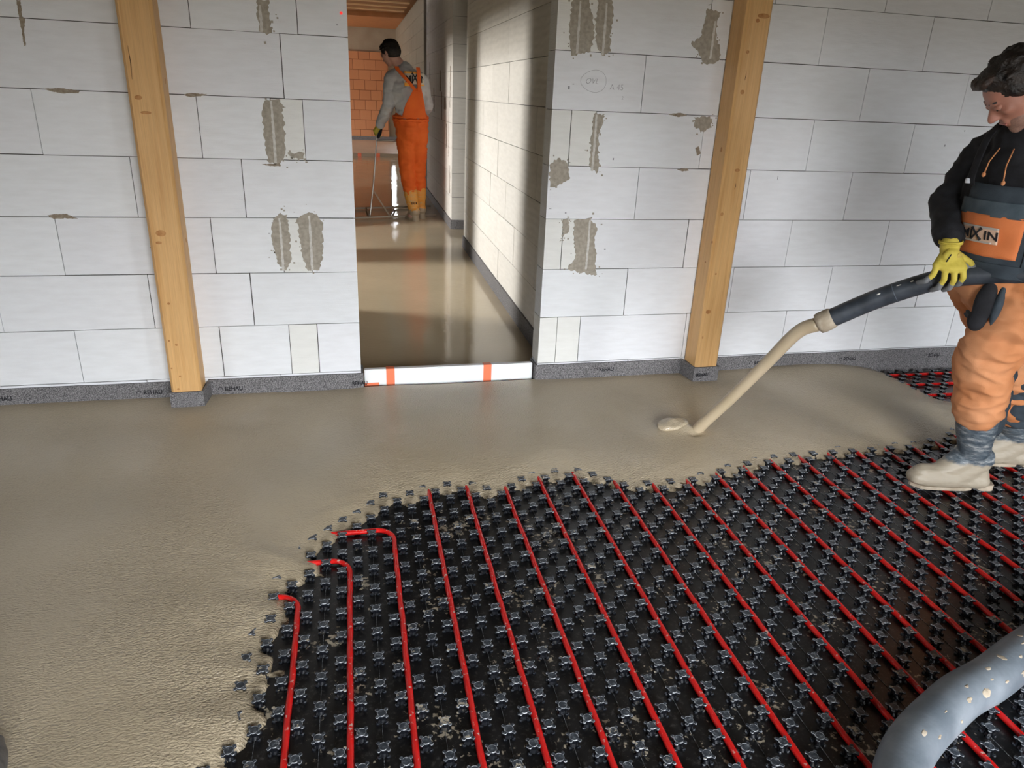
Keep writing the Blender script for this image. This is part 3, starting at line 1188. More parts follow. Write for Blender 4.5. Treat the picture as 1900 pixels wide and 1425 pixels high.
# ================================================================== HEATING MAT
mat_t = thing('heating_mat', (1.5, -1.9, -.148), 'black plastic underfloor heating mat covered with clover-shaped studs', 'heating mat')
bm = bmesh.new()
c_ = [uv2w(-.9, -3.2), uv2w(5.2, -3.2), uv2w(5.2, .05), uv2w(-.9, -.02)]
for zz in (0,):
    top = [bm.verts.new((p.x, min(p.y, -.013), -.148)) for p in c_]
    bot = [bm.verts.new((p.x, min(p.y, -.013), -.178)) for p in c_]
    bm.faces.new(top)
    bm.faces.new(bot[::-1])
    for k in range(4):
        bm.faces.new((top[k], bot[k], bot[(k + 1) % 4], top[(k + 1) % 4]))
from_bm('film_sheet', bm, M_FILM, mat_t)
# moulding ridges, one every pitch
bm = bmesh.new()
u = -.682 - .025
ridge_lines = []
for i in range(26):
    uu = -.257 + .15 * i + .0
    p, p2 = uv2w(uu + .05, -3.1), uv2w(uu + .05, -.3)
    w_ = V((.0005, 0, 0))
    a = [bm.verts.new(p - w_ + V((0, 0, -.148))), bm.verts.new(p + w_ + V((0, 0, -.148))), bm.verts.new(p2 + w_ + V((0, 0, -.148))), bm.verts.new(p2 - w_ + V((0, 0, -.148)))]
    b = [bm.verts.new(v.co + V((0, 0, .0016))) for v in a]
    bm.faces.new(b)
    for k in range(4):
        bm.faces.new((a[k], a[(k + 1) % 4], b[(k + 1) % 4], b[k]))
from_bm('moulded_ridge', bm, M_RIM, mat_t)


def stud_mesh():
    bm = bmesh.new()
    # stem: tapered eight-sided with four undercut feet
    bm_tube(bm, [(0, 0, 0), (0, 0, .008), (0, 0, .021)], [.0105, .0072, .0095], 8)
    for k in range(4):
        a = PI / 4 + k * PI / 2
        c, s = math.cos(a), math.sin(a)
        bm_tube(bm, [(c * .0125, s * .0125, 0), (c * .010, s * .010, .010), (c * .013, s * .013, .0215)], [.0035, .0018, .0036], 6)
    # low foot lobes
    for k in range(4):
        a = PI / 4 + k * PI / 2
        c, s = math.cos(a), math.sin(a)
        bm_tube(bm, [(c * .0145, s * .0145, 0), (c * .0145, s * .0145, .0035), (c * .0140, s * .0140, .0045)], [.0058, .0054, .0040], 8)
    # clover cap outline: a disc with four round lobes
    out = []
    nseg = 56
    for k in range(nseg):
        a = 2 * PI * k / nseg
        r = .0120
        for q_ in range(4):
            b = PI / 4 + q_ * PI / 2
            cx = .0157 * math.cos(a - b)
            h2 = .0050 ** 2 - (.0157 * math.sin(a - b)) ** 2
            if cx > 0 and h2 > 0:
                r = max(r, cx + math.sqrt(h2))
        out.append((r * math.cos(a), r * math.sin(a)))
    z0, z1 = .0205, .0255
    lo = [bm.verts.new((x, y, z0)) for x, y in out]
    hi = [bm.verts.new((x, y, z1 - .0012)) for x, y in out]
    hi2 = [bm.verts.new((x * .93, y * .93, z1)) for x, y in out]
    n = len(out)
    bm.faces.new(lo[::-1])
    for k in range(n):
        bm.faces.new((lo[k], lo[(k + 1) % n], hi[(k + 1) % n], hi[k]))
        bm.faces.new((hi[k], hi[(k + 1) % n], hi2[(k + 1) % n], hi2[k])).material_index = 1
    bm.faces.new(hi2)
    nmain = len(bm.faces)
    # raised ring on the cap
    seg = 20
    ringv = []
    for (r, z) in ((.0112, z1 - .0002), (.0112, z1 + .0006), (.0103, z1 + .0006), (.0103, z1 - .0002)):
        ringv.append([bm.verts.new((r * math.cos(2 * PI * k / seg), r * math.sin(2 * PI * k / seg), z)) for k in range(seg)])
    fs = []
    for i in range(3):
        for k in range(seg):
            fs.append(bm.faces.new((ringv[i][k], ringv[i][(k + 1) % seg], ringv[i + 1][(k + 1) % seg], ringv[i + 1][k])))
    for f_ in fs:
        f_.material_index = 1
    bmesh.ops.recalc_face_normals(bm, faces=bm.faces)
    me = bpy.data.meshes.new('stud')
    bm.to_mesh(me)
    bm.free()
    me.materials.append(M_STUD)
    me.materials.append(M_RIM)
    return me


SM = stud_mesh()
camp = V((0, -3.4273, 1.30695))


def view(p):
    d = p - camp
    z = d.dot(fwd)
    if z < .1:
        return None
    return 950 + 1338.92 * d.dot(r2) / z, 712.5 - 1338.92 * d.dot(u2) / z, z


studs = []
for i in range(-12, 110):
    for j in range(-64, 1):
        if (i + j) % 2 == 0:
            continue
        p = uv2w(-.007 + .05 * i, .05 * j, -.148)
        if p.y > -.03 or p.x > 5.0 or p.y < -3.1:
            continue
        studs.append(p)
pts = np.array([(p.x, p.y) for p in studs])
ds = sdist(pts[:, 0], pts[:, 1])
sel = []
for p, d in zip(studs, ds):
    if d > .16:
        continue
    v = view(p)
    if v is None:
        continue
    inv = (-60 < v[0] < 1960 and -60 < v[1] < 1490)
    wide = (-300 < v[0] < 2300 and v[1] < 1800)
    if not wide:
        continue
    sel.append((v[2] if inv else 99 + v[2], p))
sel.sort(key=lambda t: t[0])
near = [p for d, p in sel[:100]]
rest = [p for d, p in sel[100:]]
ml = world_loc(mat_t)
for p in near:
    o = bpy.data.objects.new('stud', SM)
    C.objects.link(o)
    o.parent = mat_t
    o.location = p - ml
    o.rotation_euler = (0, 0, -TH + random.choice((0, PI / 2, PI)))
# the rest of the studs as one mesh
bv = np.empty(len(SM.vertices) * 3)
SM.vertices.foreach_get('co', bv)
bv = bv.reshape(-1, 3)
rot = np.array([[math.cos(-TH), -math.sin(-TH), 0], [math.sin(-TH), math.cos(-TH), 0], [0, 0, 1]])
bv = bv @ rot.T
sf = [tuple(p.vertices) for p in SM.polygons]
smi = [p.material_index for p in SM.polygons]
AV, AF, AM = [], [], []
for k, p in enumerate(rest):
    AV.append(bv + np.array(p))
    o_ = k * len(bv)
    AF += [tuple(i + o_ for i in f_) for f_ in sf]
    AM += smi
me = bpy.data.meshes.new('stud_field')
me.from_pydata(np.concatenate(AV).tolist(), [], AF)
me.materials.append(M_STUD)
me.materials.append(M_RIM)
me.polygons.foreach_set('material_index', AM)
o = link_mesh('stud_field', me, None, mat_t)
o['kind'] = 'stuff'

# ---- red heating pipes
ORD = ['first', 'second', 'third', 'fourth', 'fifth', 'sixth', 'seventh', 'eighth', 'ninth', 'tenth', 'eleventh', 'twelfth', 'thirteenth', 'fourteenth', 'fifteenth', 'sixteenth', 'seventeenth', 'eighteenth', 'nineteenth', 'twentieth', 'twenty-first', 'twenty-second', 'twenty-third', 'twenty-fourth']
PR = .0087


def pipe(pts, label, cat='heating pipe', grp='red heating pipe runs laid side by side'):
    P_ = []
    for a, b in zip(pts, pts[1:]):
        n = max(1, int((b - a).length / .025))
        for k in range(n):
            P_.append(a.lerp(b, k / n))
    P_.append(pts[-1])
    for p in P_:
        p.x += .0022 * noise.noise(V((p.x * 9, p.y * 9, 3)))
        p.y += .0022 * noise.noise(V((p.x * 9, p.y * 9, 8)))
    o = tube('heating_pipe', P_, PR, M_PIPE, None, 12)
    tag(o, label, cat, grp)
    return o


ZP = -.1375
for k in range(22):
    u = -.133 + .15 * k
    if k < 3:
        vt = (-1.545, -1.385, -1.225)[k]
        R = .062
        cen = (u - R, vt - R)
        pts = [uv2w(u, -3.1, ZP), uv2w(u, vt - R, ZP)]
        for q_ in range(1, 9):
            a = PI / 2 * q_ / 8
            pts.append(uv2w(cen[0] + R * math.cos(a), cen[1] + R * math.sin(a), ZP + .004 * math.sin(a)))
        pts.append(uv2w(u - .20 - .03 * k, vt + .005, ZP - .002))
        lb = 'red heating pipe turning left into the screed, %s run from the left' % ORD[k]
    else:
        vt = -.70 if k < 20 else -.5
        pts = [uv2w(u, -3.1, ZP), uv2w(u, vt, ZP)]
        lb = 'straight red heating pipe, %s run from the left across the mat' % ORD[k]
    pipe(pts, lb)
for j, v in enumerate((-.025, -.175, -.325)):
    u0 = 2.95
    if j == 0:
        v = -.022
    pp = [uv2w(u0, v, ZP), uv2w(5.0, v, ZP)]
    for p in pp:
        p.y = min(p.y, -.024)
    pipe(pp, 'red heating pipe behind the right worker along the wall, %s from the wall' % ORD[j], grp='red heating pipes along the wall behind the worker')

# ================================================================== HOSES, STREAM
HP = catmull([(1.81, -1.08, .528), (1.94, -1.19, .650), (2.035, -1.29, .733), (2.105, -1.36, .778), (2.19, -1.47, .812), (2.30, -1.60, .82), (2.50, -1.78, .74), (2.66, -2.0, .50), (2.68, -2.2, .20), (2.60, -2.36, -.02), (2.40, -2.33, -.072)], 7)
hose = thing('hose', (1.81, -1.08, .528), 'dark rubber hose held in gloved hands by the right worker', 'hose')
tube('hose_tube', HP, .036, M_HOSE, hose, 24)
hd = (HP[1] - HP[0]).normalized()
# crusted mouth
mouth = [HP[0] - hd * .006, HP[0] - hd * .004, HP[0] + hd * .012, HP[0] + hd * .045, HP[0] + hd * .055]
bm = bmesh.new()
bm_tube(bm, mouth, [.030, .038, .0415, .0405, .037], 24)
for v in bm.verts:
    v.co += v.normal * .0 + V((noise.noise(v.co * 60), noise.noise(v.co * 60 + V((5, 5, 5))), noise.noise(v.co * 60 + V((9, 1, 3))))) * .0025
o = from_bm('screed_crust', bm, M_CRUST, hose, True)
for i in (10, 16, 20):
    t_ = (HP[i + 1] - HP[i]).normalized()
    tube('hose_band', [HP[i] - t_ * .0012, HP[i] + t_ * .0012], .0363, M_RING, hose, 24)
bm = bmesh.new()
rr = random.Random(2)
fr = frames(HP)
for k in range(9):
    i = rr.randrange(3, 22)
    a = rr.uniform(-2.6, -.6)
    t_, n_, b_ = fr[i]
    p = HP[i] + (n_ * math.cos(a) + b_ * math.sin(a)) * .0358
    ell(bm, p, (rr.uniform(.003, .009), .0015, rr.uniform(.001, .003)), t_.to_track_quat('X', 'Z').to_matrix())
from_bm('splash', bm, M_PALE, hose, True)

H2 = catmull([(.95, -2.95, -.070), (1.03, -2.68, -.068), (1.19, -2.475, -.066), (1.44, -2.345, -.066), (1.62, -2.29, -.066), (1.83, -2.215, -.066), (2.05, -2.16, -.066), (2.32, -2.20, -.066), (2.41, -2.33, -.066)], 8)
hose2 = thing('hose', (1.2, -2.46, -.12), 'thick dusty grey hose lying across the studs at bottom right', 'hose')
tube('hose_tube', H2, .0555, M_HOSE2, hose2, 28)
fr = frames(H2)
rr = random.Random(8)
for (i, a0, s1, s2) in ((19, -1.0, .006, .014), (21, -1.5, .005, .010), (24, -1.2, .010, .018), (27, -1.0, .018, .022), (30, -1.9, .008, .014), (31, -1.0, .006, .010), (33, -2.0, .020, .010), (35, -1.5, .007, .012), (36, -1.2, .004, .01), (39, -.9, .034, .030), (41, -1.6, .022, .03), (25, -1.7, .006, .012), (22, -.7, .008, .008), (29, -1.4, .005, .008), (37, -1.9, .006, .016), (38, -2.3, .012, .006), (34, -.8, .012, .02), (18, -1.6, .010, .016)):
    i = min(i, len(H2) - 2)
    t_, n_, b_ = fr[i]
    # face up and towards -y
    upn = V((0, -.45, 1)).cross(t_)
    base = V((0, -.5, .85))
    base = (base - t_ * base.dot(t_)).normalized()
    side = t_.cross(base)
    ang = (a0 + 1.4) * .9
    nn = (base * math.cos(ang) + side * math.sin(ang)).normalized()
    bm = bmesh.new()
    Rm = Matrix((t_, nn.cross(t_), nn)).transposed()
    ell(bm, H2[i] + nn * .0547, (s2 * .7, s1 * .6, .0018), Rm)
    for v in bm.verts:
        v.co += V((noise.noise(v.co * 90), noise.noise(v.co * 90 + V((3, 3, 3))), 0)) * .003
    from_bm('splash', bm, M_CRUST, hose2, True)

ST = catmull([HP[0] - hd * .001, (1.772, -1.01, .470), (1.728, -.905, .300), (1.655, -.80, .100), (1.592, -.715, -.055), (1.57, -.69, -.115)], 8)
n = len(ST)
o = tube('screed_stream', ST, [.0285 - .003 * math.sin(PI * k / n) for k in range(n)], M_STREAM, None, 20)
tag(o, 'beige stream of liquid screed pouring from the hose mouth', 'screed stream')
# splash lip thrown up beside the stream
bm = bmesh.new()
ell(bm, (1.470, -.655, -.080), (.085, .052, .026), Matrix.Rotation(.3, 3, 'Z'))
for v in bm.verts:
    v.co += V((noise.noise(v.co * 25), noise.noise(v.co * 25 + V((4, 4, 4))), noise.noise(v.co * 30))) * .008
o = from_bm('screed_splash', bm, M_SCREED, None, True)
tag(o, 'rounded splash swell of screed left of where the stream lands', 'screed splash')

# tool tip, bottom left corner
tl = thing('tool_handle', (-.85, -2.12, -.09), 'grey tapered tool tip reaching in at the bottom left corner', 'tool')
tube('handle_tip', catmull([(-.790, -2.004, -.076), (-.780, -2.05, -.062), (-.768, -2.113, -.045), (-.74, -2.235, 0), (-.71, -2.40, .06)], 5), [.004, .009, .012, .014, .017, .020, .024, .028, .031, .034, .037, .039, .041, .043, .044, .045, .046, .047, .048, .049, .05], noisy('grey_tool_rubber', (.12, .12, .13), (.20, .195, .20), 40, .5, .001), tl, 16)

# ================================================================== PEOPLE


def rotm(f, up):
    f = V(f).normalized()
    up = V(up)
    up = (up - f * up.dot(f)).normalized()
    l = up.cross(f)          # left
    return f, l, up


def lerp(a, b, t):
    return V(a).lerp(V(b), t)


def head_prims(c, f, l, u, s=1.0):
    """skull, face, nose, jaw and ears in the head's own frame"""
    R = Matrix((f, l, u)).transposed()

    def P(a, b, d):
        return V(c) + f * a * s + l * b * s + u * d * s
    E = []
    E.append(('e', P(-.012, 0, .030), (.098 * s, .077 * s, .088 * s), R))       # cranium
    E.append(('e', P(.030, 0, .000), (.062 * s, .066 * s, .080 * s), R))        # mid face
    E.append(('e', P(.040, 0, .042), (.050 * s, .060 * s, .045 * s), R))        # forehead
    E.append(('e', P(.030, 0, -.055), (.050 * s, .052 * s, .048 * s), R))       # jaw
    E.append(('e', P(.062, 0, -.088), (.022 * s, .022 * s, .020 * s), R))       # chin
    E.append(('c', P(.086, 0, .012), P(.108, 0, -.022), .008 * s, .0125 * s))   # nose
    E.append(('e', P(.098, .009, -.026), (.010 * s, .009 * s, .008 * s), R))
    E.append(('e', P(.098, -.009, -.026), (.010 * s, .009 * s, .008 * s), R))
    E.append(('c', P(.083, .032, .025), P(.088, .010, .022), .009 * s, .009 * s))   # brows
    E.append(('c', P(.083, -.032, .025), P(.088, -.010, .022), .009 * s, .009 * s))
    E.append(('e', P(.060, .040, -.012), (.025 * s, .020 * s, .020 * s), R))    # cheeks
    E.append(('e', P(.060, -.040, -.012), (.025 * s, .020 * s, .020 * s), R))
    E.append(('c', P(.082, .018, -.049), P(.082, -.018, -.049), .009 * s, .009 * s))   # upper lip
    E.append(('c', P(.079, .014, -.062), P(.079, -.014, -.062), .009 * s, .009 * s))   # lower lip
    for sg in (1, -1):
        E.append(('e', P(-.008, .077 * sg, -.002), (.018 * s, .007 * s, .031 * s), R))   # ears
        E.append(('e', P(-.004, .078 * sg, -.026), (.009 * s, .006 * s, .010 * s), R))
    return E, P, R


def features(body, P, R, s=1.0, brow_m=None):
    for sg in (1, -1):
        bm = bmesh.new()
        ell(bm, P(.079, .031 * sg, .008), (.011 * s, .013 * s, .0095 * s), R)
        from_bm('eye', bm, M_EYE, body, True)
        bm = bmesh.new()
        ell(bm, P(.0885, .031 * sg, .004), (.003 * s, .0055 * s, .0055 * s), R)
        from_bm('iris', bm, M_IRIS, body, True)
        bm = bmesh.new()
        ell(bm, P(.0800, .031 * sg, .0095), (.0135 * s, .0155 * s, .0095 * s), R)
        from_bm('eyelid', bm, M_SKIN, body, True)
        bm = bmesh.new()
        cap(bm, P(.0895, .012 * sg, .0245), P(.083, .046 * sg, .029), .0050 * s, .0030 * s)
        from_bm('eyebrow', bm, M_HAIR, body, True)
    bm = bmesh.new()
    cap(bm, P(.0885, .022, -.0555), P(.0885, -.022, -.0555), .0035 * s)
    from_bm('lips', bm, M_LIP, body, True)


def hair(body, P, R, s, m, mt=None, tuft=True, seed=1):
    pr = [('e', P(-.020, 0, .045), (.104 * s, .085 * s, .086 * s), R),
          ('e', P(-.045, 0, .010), (.078 * s, .083 * s, .085 * s), R),
          ('e', P(.030, 0, .092), (.055 * s, .060 * s, .032 * s), R)]
    for sg in (1, -1):
        pr.append(('e', P(.012, .066 * sg, .035), (.034 * s, .014 * s, .034 * s), R))
        pr.append(('c', P(.010, .074 * sg, .025), P(.004, .075 * sg, -.012), .011 * s, .006 * s))
    rnd_ = random.Random(seed)
    for k in range(70):
        a, b = rnd_.uniform(-1.2, 1.25), rnd_.uniform(0, PI)
        d = V((math.sin(a), math.cos(a) * math.cos(b), math.cos(a) * math.sin(b)))
        p = V((d.x * .100 - .015, d.y * .083, d.z * .084 + .047))
        if p.x > .035 and p.z < .105:
            continue
        tip = p + V((.018, d.y * .003, d.z * .002))
        pr.append(('c', P(*p), P(*tip), .009 * s, .0055 * s))
    fuse('hair', pr, m, body, .005, 3, (.0014, 90, 90, 3))
    if tuft:
        pr = []
        for k in range(9):
            y = -.04 + .01 * k
            pr.append(('c', P(.050, y, .098), P(.076 + .006 * math.sin(k * 2), y * .95, .096 + .004 * math.cos(k * 3)), .014 * s, .012 * s))
            pr.append(('c', P(.080, y * .9, .098), P(.090, y * .9, .088), .010 * s, .006 * s))
        fuse('hair_tuft', pr, mt or m, body, .005, 2, (.002, 70, 70, 4))


# ---------------------------------------------------- right worker
FOOT = -.122
fR, lR, uR = rotm((-.90, -.06, -.50), (-.62, 0, .78))
fR, lR, uR = rotm((-.62, .30, -.70), (-.62, .25, .72))
HC = V((2.132, -1.385, 1.385))
hipC = V((2.30, -1.385, .80))
bf = V((-.96, -.27, 0)).normalized()            # the way the chest faces
br = V((-.27, .96, 0)).normalized()             # his right, away from the camera
hipL, hipR = hipC - br * .09 + V((.0, 0, -.02)), hipC + br * .09 + V((0, 0, -.02))
kneL, ankL = V((2.295, -1.40, .47)), V((2.482, -1.315, -.02))
kneR, ankR = V((2.62, -1.22, .42)), V((2.86, -1.17, -.02))
chest = V((2.275, -1.375, 1.06))
neckb = V((2.255, -1.365, 1.235))
shR_, shL_ = V((2.275, -1.19, 1.175)), V((2.33, -1.545, 1.165))
elR_, wrR_ = V((2.235, -1.14, .985)), V((2.060, -1.345, .893))
elR_ = V((2.20, -1.15, 1.0))
elL_, wrL_ = V((2.52, -1.62, .93)), V((2.345, -1.70, .815))
per = thing('person', (2.45, -1.32, FOOT), 'person in black hoodie and orange-slate bib trousers holding the screed hose', 'person')
hp, HPt, HR = head_prims(HC, fR, lR, uR)
prims = list(hp)
prims += [('c', HC - uR * .05 - fR * .02, neckb, .056, .062),
          ('c', neckb, chest, .085, .125), ('e', chest, (.115, .165, .16), Matrix.Rotation(.27, 3, 'Z')),
          ('c', chest, hipC, .125, .13), ('c', shR_, shL_, .055, .055), ('c', shR_, neckb, .055, .06), ('c', shL_, neckb, .055, .06),
          ('c', shR_, elR_, .052, .040), ('c', elR_, wrR_, .040, .027),
          ('c', shL_, elL_, .052, .040), ('c', elL_, wrL_, .040, .027),
          ('c', hipL, kneL, .085, .055), ('c', kneL, ankL, .052, .036), ('c', hipR, kneR, .085, .055), ('c', kneR, ankR, .052, .036),
          ('e', ankL + V((-.06, .01, -.058)), (.10, .032, .028), Matrix.Rotation(-.2, 3, 'Z')), ('e', ankR + V((-.06, .02, -.058)), (.10, .032, .028), Matrix.Rotation(-.3, 3, 'Z'))]

# right hand over the hose: knuckles on top, fingers down the camera side
HY = -1.40


def hand_chain(wr, kn, fingers, thumb, s=1.0):
    out = []
    ks = [V(k) for k in kn]
    for k in ks:
        out.append(('c', wr, k, .021 * s, .0125 * s))
    for a, b in zip(ks, ks[1:]):
        out.append(('c', a, b, .0125 * s, .0125 * s))
    fing = []
    for ch in fingers + [thumb]:
        f_ = []
        n_ = len(ch)
        for i in range(n_ - 1):
            ra, rb = .0097 - .0009 * i, .0097 - .0009 * (i + 1)
            if ch is thumb:
                ra, rb = ra * 1.2, rb * 1.15
            f_.append(('c', V(ch[i]), V(ch[i + 1]), ra * s, rb * s))
        fing.append(f_)
    return out, fing


# knuckles little -> index (image left to right); fingers wrap the front and hook under
kn = [(2.008, -1.365, .820), (2.032, -1.380, .814), (2.056, -1.394, .813), (2.080, -1.404, .818)]
kn = [V(k) for k in kn]


def hook(k, spread, ln):
    k = V(k)
    return [k, k + V((spread * .4, -.008, -.034 * ln)), k + V((spread * .8, .006, -.062 * ln)), k + V((spread, .030, -.074 * ln))]


fing = [hook(kn[0], -.030, .92), hook(kn[1], -.002, 1.16), hook(kn[2], .008, 1.10), hook(kn[3], .010, .92)]
thumb = [(2.086, -1.362, .856), (2.114, -1.392, .835), (2.132, -1.412, .812), (2.138, -1.418, .795)]
palm, fg = hand_chain(V((2.058, -1.352, .872)), kn, fing, thumb, .8)
prims += palm
for f_ in fg:
    prims += f_
# left hand under the hose at the frame's edge
knl = [V((2.235, -1.585, .862)), V((2.255, -1.605, .862)), V((2.275, -1.625, .860)), V((2.295, -1.645, .858))]


def hookl(k, ln):
    return [k, k + V((-.026 * ln, .020, .006)), k + V((-.034 * ln, .045 * ln, -.014)), k + V((-.026, .055, -.040 * ln))]


fingl = [hookl(k, l_) for k, l_ in zip(knl, (.9, 1.05, 1.1, .95))]
thl = [(2.335, -1.66, .80), (2.29, -1.655, .785), (2.255, -1.635, .775)]
palml, fgl = hand_chain(V((2.335, -1.69, .825)), knl, fingl, thl, .8)
prims += palml
for f_ in fgl:
    prims += f_
body = fuse('body', prims, M_SKIN, per, .0055, 5)
features(body, HPt, HR)
hair(body, HPt, HR, 1.0, M_HAIR, M_HAIRT, True, 5)
bm = bmesh.new()
# stubble along jaw
prs = [('e', HPt(.034, 0, -.062), (.0505, .0525, .0415), HR), ('e', HPt(.062, 0, -.088), (.0228, .0228, .0208), HR)]
bm.free()
fuse('stubble', prs, M_STUBBLE, body, .006, 2)

# gloves
gl = []
palmG, fgG = hand_chain(V((2.058, -1.352, .872)), kn, fing, thumb, 1.12)
glr = thing('glove_holder', (0, 0, 0), '', 'x')
bpy.data.objects.remove(glr)
g1 = fuse('glove', palmG + [('c', V((2.058, -1.347, .888)), V((2.058, -1.35, .868)), .032, .030), ('e', V((2.050, -1.373, .847)), (.036, .021, .034), None)] + [x for f_ in fgG for x in f_[:2]], M_YEL, per, .0034, 3)
tips = []
for f_ in fgG:
    tips += f_[-1:]
for x in tips:
    pass
gt = fuse('glove_coating', [(x[0], x[1] + V((0, .0, 0)), x[2], x[3] * 1.13, x[4] * 1.12) for x in tips] + [(f_[1][0], f_[1][1].lerp(f_[1][2], .55) + V((0, .001, 0)), f_[1][2], f_[1][3] * 1.08, f_[1][4] * 1.12) for f_ in fgG] + [('c', V((2.095, -1.378, .828)), V((2.125, -1.398, .806)), .013, .014), ('c', V((2.088, -1.392, .818)), V((2.092, -1.404, .785)), .010, .009)], M_GCOAT, g1, .0034, 2)
bm = bmesh.new()
for zz, rr_ in ((.893, .0345), (.899, .0345)):
    ringp = [V((2.058 + rr_ * math.cos(a), -1.347 + rr_ * math.sin(a), zz + .004 * math.cos(a))) for a in [2 * PI * k / 28 for k in range(29)]]
    bm_tube(bm, ringp, .0034, 6)
from_bm('glove_cuff', bm, M_YEL, g1, True)
bm = bmesh.new()
ell(bm, (2.066, -1.3915, .852), (.014, .003, .016))
from_bm('smudge', bm, M_SMUDGE, g1, True)
bm = bmesh.new()
cap(bm, V((2.030, -1.391, .862)), V((2.020, -1.390, .838)), .0018)
from_bm('seam', bm, M_BLACK, g1, True)
palmH, fgH = hand_chain(V((2.335, -1.69, .825)), knl, fingl, thl, 1.12)
g2 = fuse('glove', palmH + [x for f_ in fgH for x in f_[:1]], M_YEL, per, .0045, 4)
fuse('glove_coating', [x for f_ in fgH for x in f_[1:]], M_GCOAT, g2, .0045, 3)

# black hoodie
hd_pr = [('c', neckb + V((0, 0, -.01)), chest, .108, .150), ('e', chest, (.137, .190, .175), Matrix.Rotation(.27, 3, 'Z')),
         ('c', chest, hipC + V((0, 0, .08)), .150, .150),
         ('c', shR_, neckb, .076, .080), ('c', shL_, neckb, .076, .080),
         ('c', shR_, elR_, .077, .066), ('c', elR_, lerp(elR_, wrR_, .55), .066, .056), ('c', lerp(elR_, wrR_, .5), lerp(elR_, wrR_, .80), .057, .050),
         ('c', lerp(elR_, wrR_, .8), lerp(elR_, wrR_, .98), .040, .034),
         ('c', shL_, elL_, .077, .062), ('c', elL_, wrL_, .062, .042),
         ('e', neckb + V((-.01, 0, .028)), (.085, .088, .040), None), ('e', neckb + V((.055, .0, .035)), (.07, .09, .05), None)]
hoodie = fuse('hoodie', hd_pr, M_BLACK, per, .008, 3, (.007, 9, 17, 2))
cst = neckb + bf * .135 + V((0, 0, -.03))
for sg, ln in ((1, .085), (-1, .105)):
    a = cst + br * (.022 * sg) + V((0, 0, .005))
    b = a + bf * .03 + V((0, 0, -ln)) + br * (.012 * sg)
    tube('drawstring', [a, lerp(a, b, .5) + bf * .014, b], .0022, M_ORANGE, hoodie, 6)
    bm = bmesh.new()
    ell(bm, b, (.006, .006, .008))
    from_bm('toggle', bm, M_ORANGE, hoodie, True)

# bib trousers
tr = []
tr += [('c', hipC + V((0, 0, .07)), hipC + V((0, 0, -.02)), .158, .155), ('c', hipL + V((0, 0, .0)), kneL, .128, .098), ('c', kneL, lerp(kneL, ankL, .40), .098, .084), ('c', lerp(kneL, ankL, .36), lerp(kneL, ankL, .43), .088, .086),
       ('c', hipR, kneR, .120, .098), ('c', kneR, lerp(kneR, ankR, .60), .096, .082)]
trous = fuse('bib_trousers', tr, M_ORANGE, per, .008, 3, (.009, 7, 15, 6))
# cut the hems with a ragged ring, slate lower back panel
tl_ = lerp(kneL, ankL, .52)
navy = fuse('slate_leg_panel', [('c', lerp(kneL, ankL, .20) + V((.075, .0, .03)), lerp(kneL, ankL, .60) + V((.045, 0, 0)), .050, .060), ('c', hipR + V((.06, -.02, -.1)), kneR + V((.05, -.03, 0)), .10, .085), ('c', kneR + V((.03, -.02, 0)), lerp(kneR, ankR, .62) + V((.0, -.01, 0)), .088, .080)], M_NAVY, trous, .008, 3, (.006, 9, 18, 9))
_ax = V((.0, -.012, .17)).normalized()
_nn = V((-.78, -.62, 0))
_nn = (_nn - _ax * _nn.dot(_ax)).normalized()
RP = Matrix((_nn, _ax.cross(_nn), _ax)).transposed()
fuse('slate_side_panel', [('e', V((2.162, -1.452, .705)), (.022, .032, .080), RP), ('e', V((2.160, -1.444, .645)), (.022, .030, .045), RP)], M_BLACK, trous, .006, 3, (.002, 10, 10, 3))
fuse('slate_flap', [('e', V((2.186, -1.482, .705)), (.018, .014, .078), RP)], M_NAVY, trous, .006, 3, (.002, 10, 10, 3))


def on_torso(sa, h, out=0.0):
    """point on the front of the torso; sa in metres sideways to his left (+) or right (-), h height"""
    t_ = (h - .80) / (1.235 - .80)
    c = lerp(hipC, neckb, t_)
    rad = .165 if h < 1.0 else .165 - (h - 1.0) * .12
    ang = sa / rad
    d = bf * math.cos(ang) - br * math.sin(ang)
    return c + d * (rad + out)


def torso_panel(name, s0, s1, h0, h1, out, m, parent, top=None, thick=.004, amp=.003, seed=1):
    nx, nz = 18, 14
    bm = bmesh.new()
    G = [[None] * (nz + 1) for _ in range(nx + 1)]
    B = [[None] * (nz + 1) for _ in range(nx + 1)]
    for i in range(nx + 1):
        for j in range(nz + 1):
            tz = j / nz
            a0, a1 = s0, s1
            if top:
                a0, a1 = s0 + (top[0] - s0) * tz, s1 + (top[1] - s1) * tz
            s_ = a0 + (a1 - a0) * i / nx
            h = h0 + (h1 - h0) * tz
            w_ = amp * noise.noise(V((s_ * 25, h * 18, seed)))
            G[i][j] = bm.verts.new(on_torso(s_, h, out + thick + w_))
            B[i][j] = bm.verts.new(on_torso(s_, h, out - .004))
    for i in range(nx):
        for j in range(nz):
            bm.faces.new((G[i][j], G[i + 1][j], G[i + 1][j + 1], G[i][j + 1]))
            bm.faces.new((B[i][j], B[i][j + 1], B[i + 1][j + 1], B[i + 1][j]))
    for i in range(nx):
        bm.faces.new((G[i][0], B[i][0], B[i + 1][0], G[i + 1][0]))
        bm.faces.new((G[i][nz], G[i + 1][nz], B[i + 1][nz], B[i][nz]))
    for j in range(nz):
        bm.faces.new((G[0][j], G[0][j + 1], B[0][j + 1], B[0][j]))
        bm.faces.new((G[nx][j], B[nx][j], B[nx][j + 1], G[nx][j + 1]))
    return from_bm(name, bm, m, parent, True)


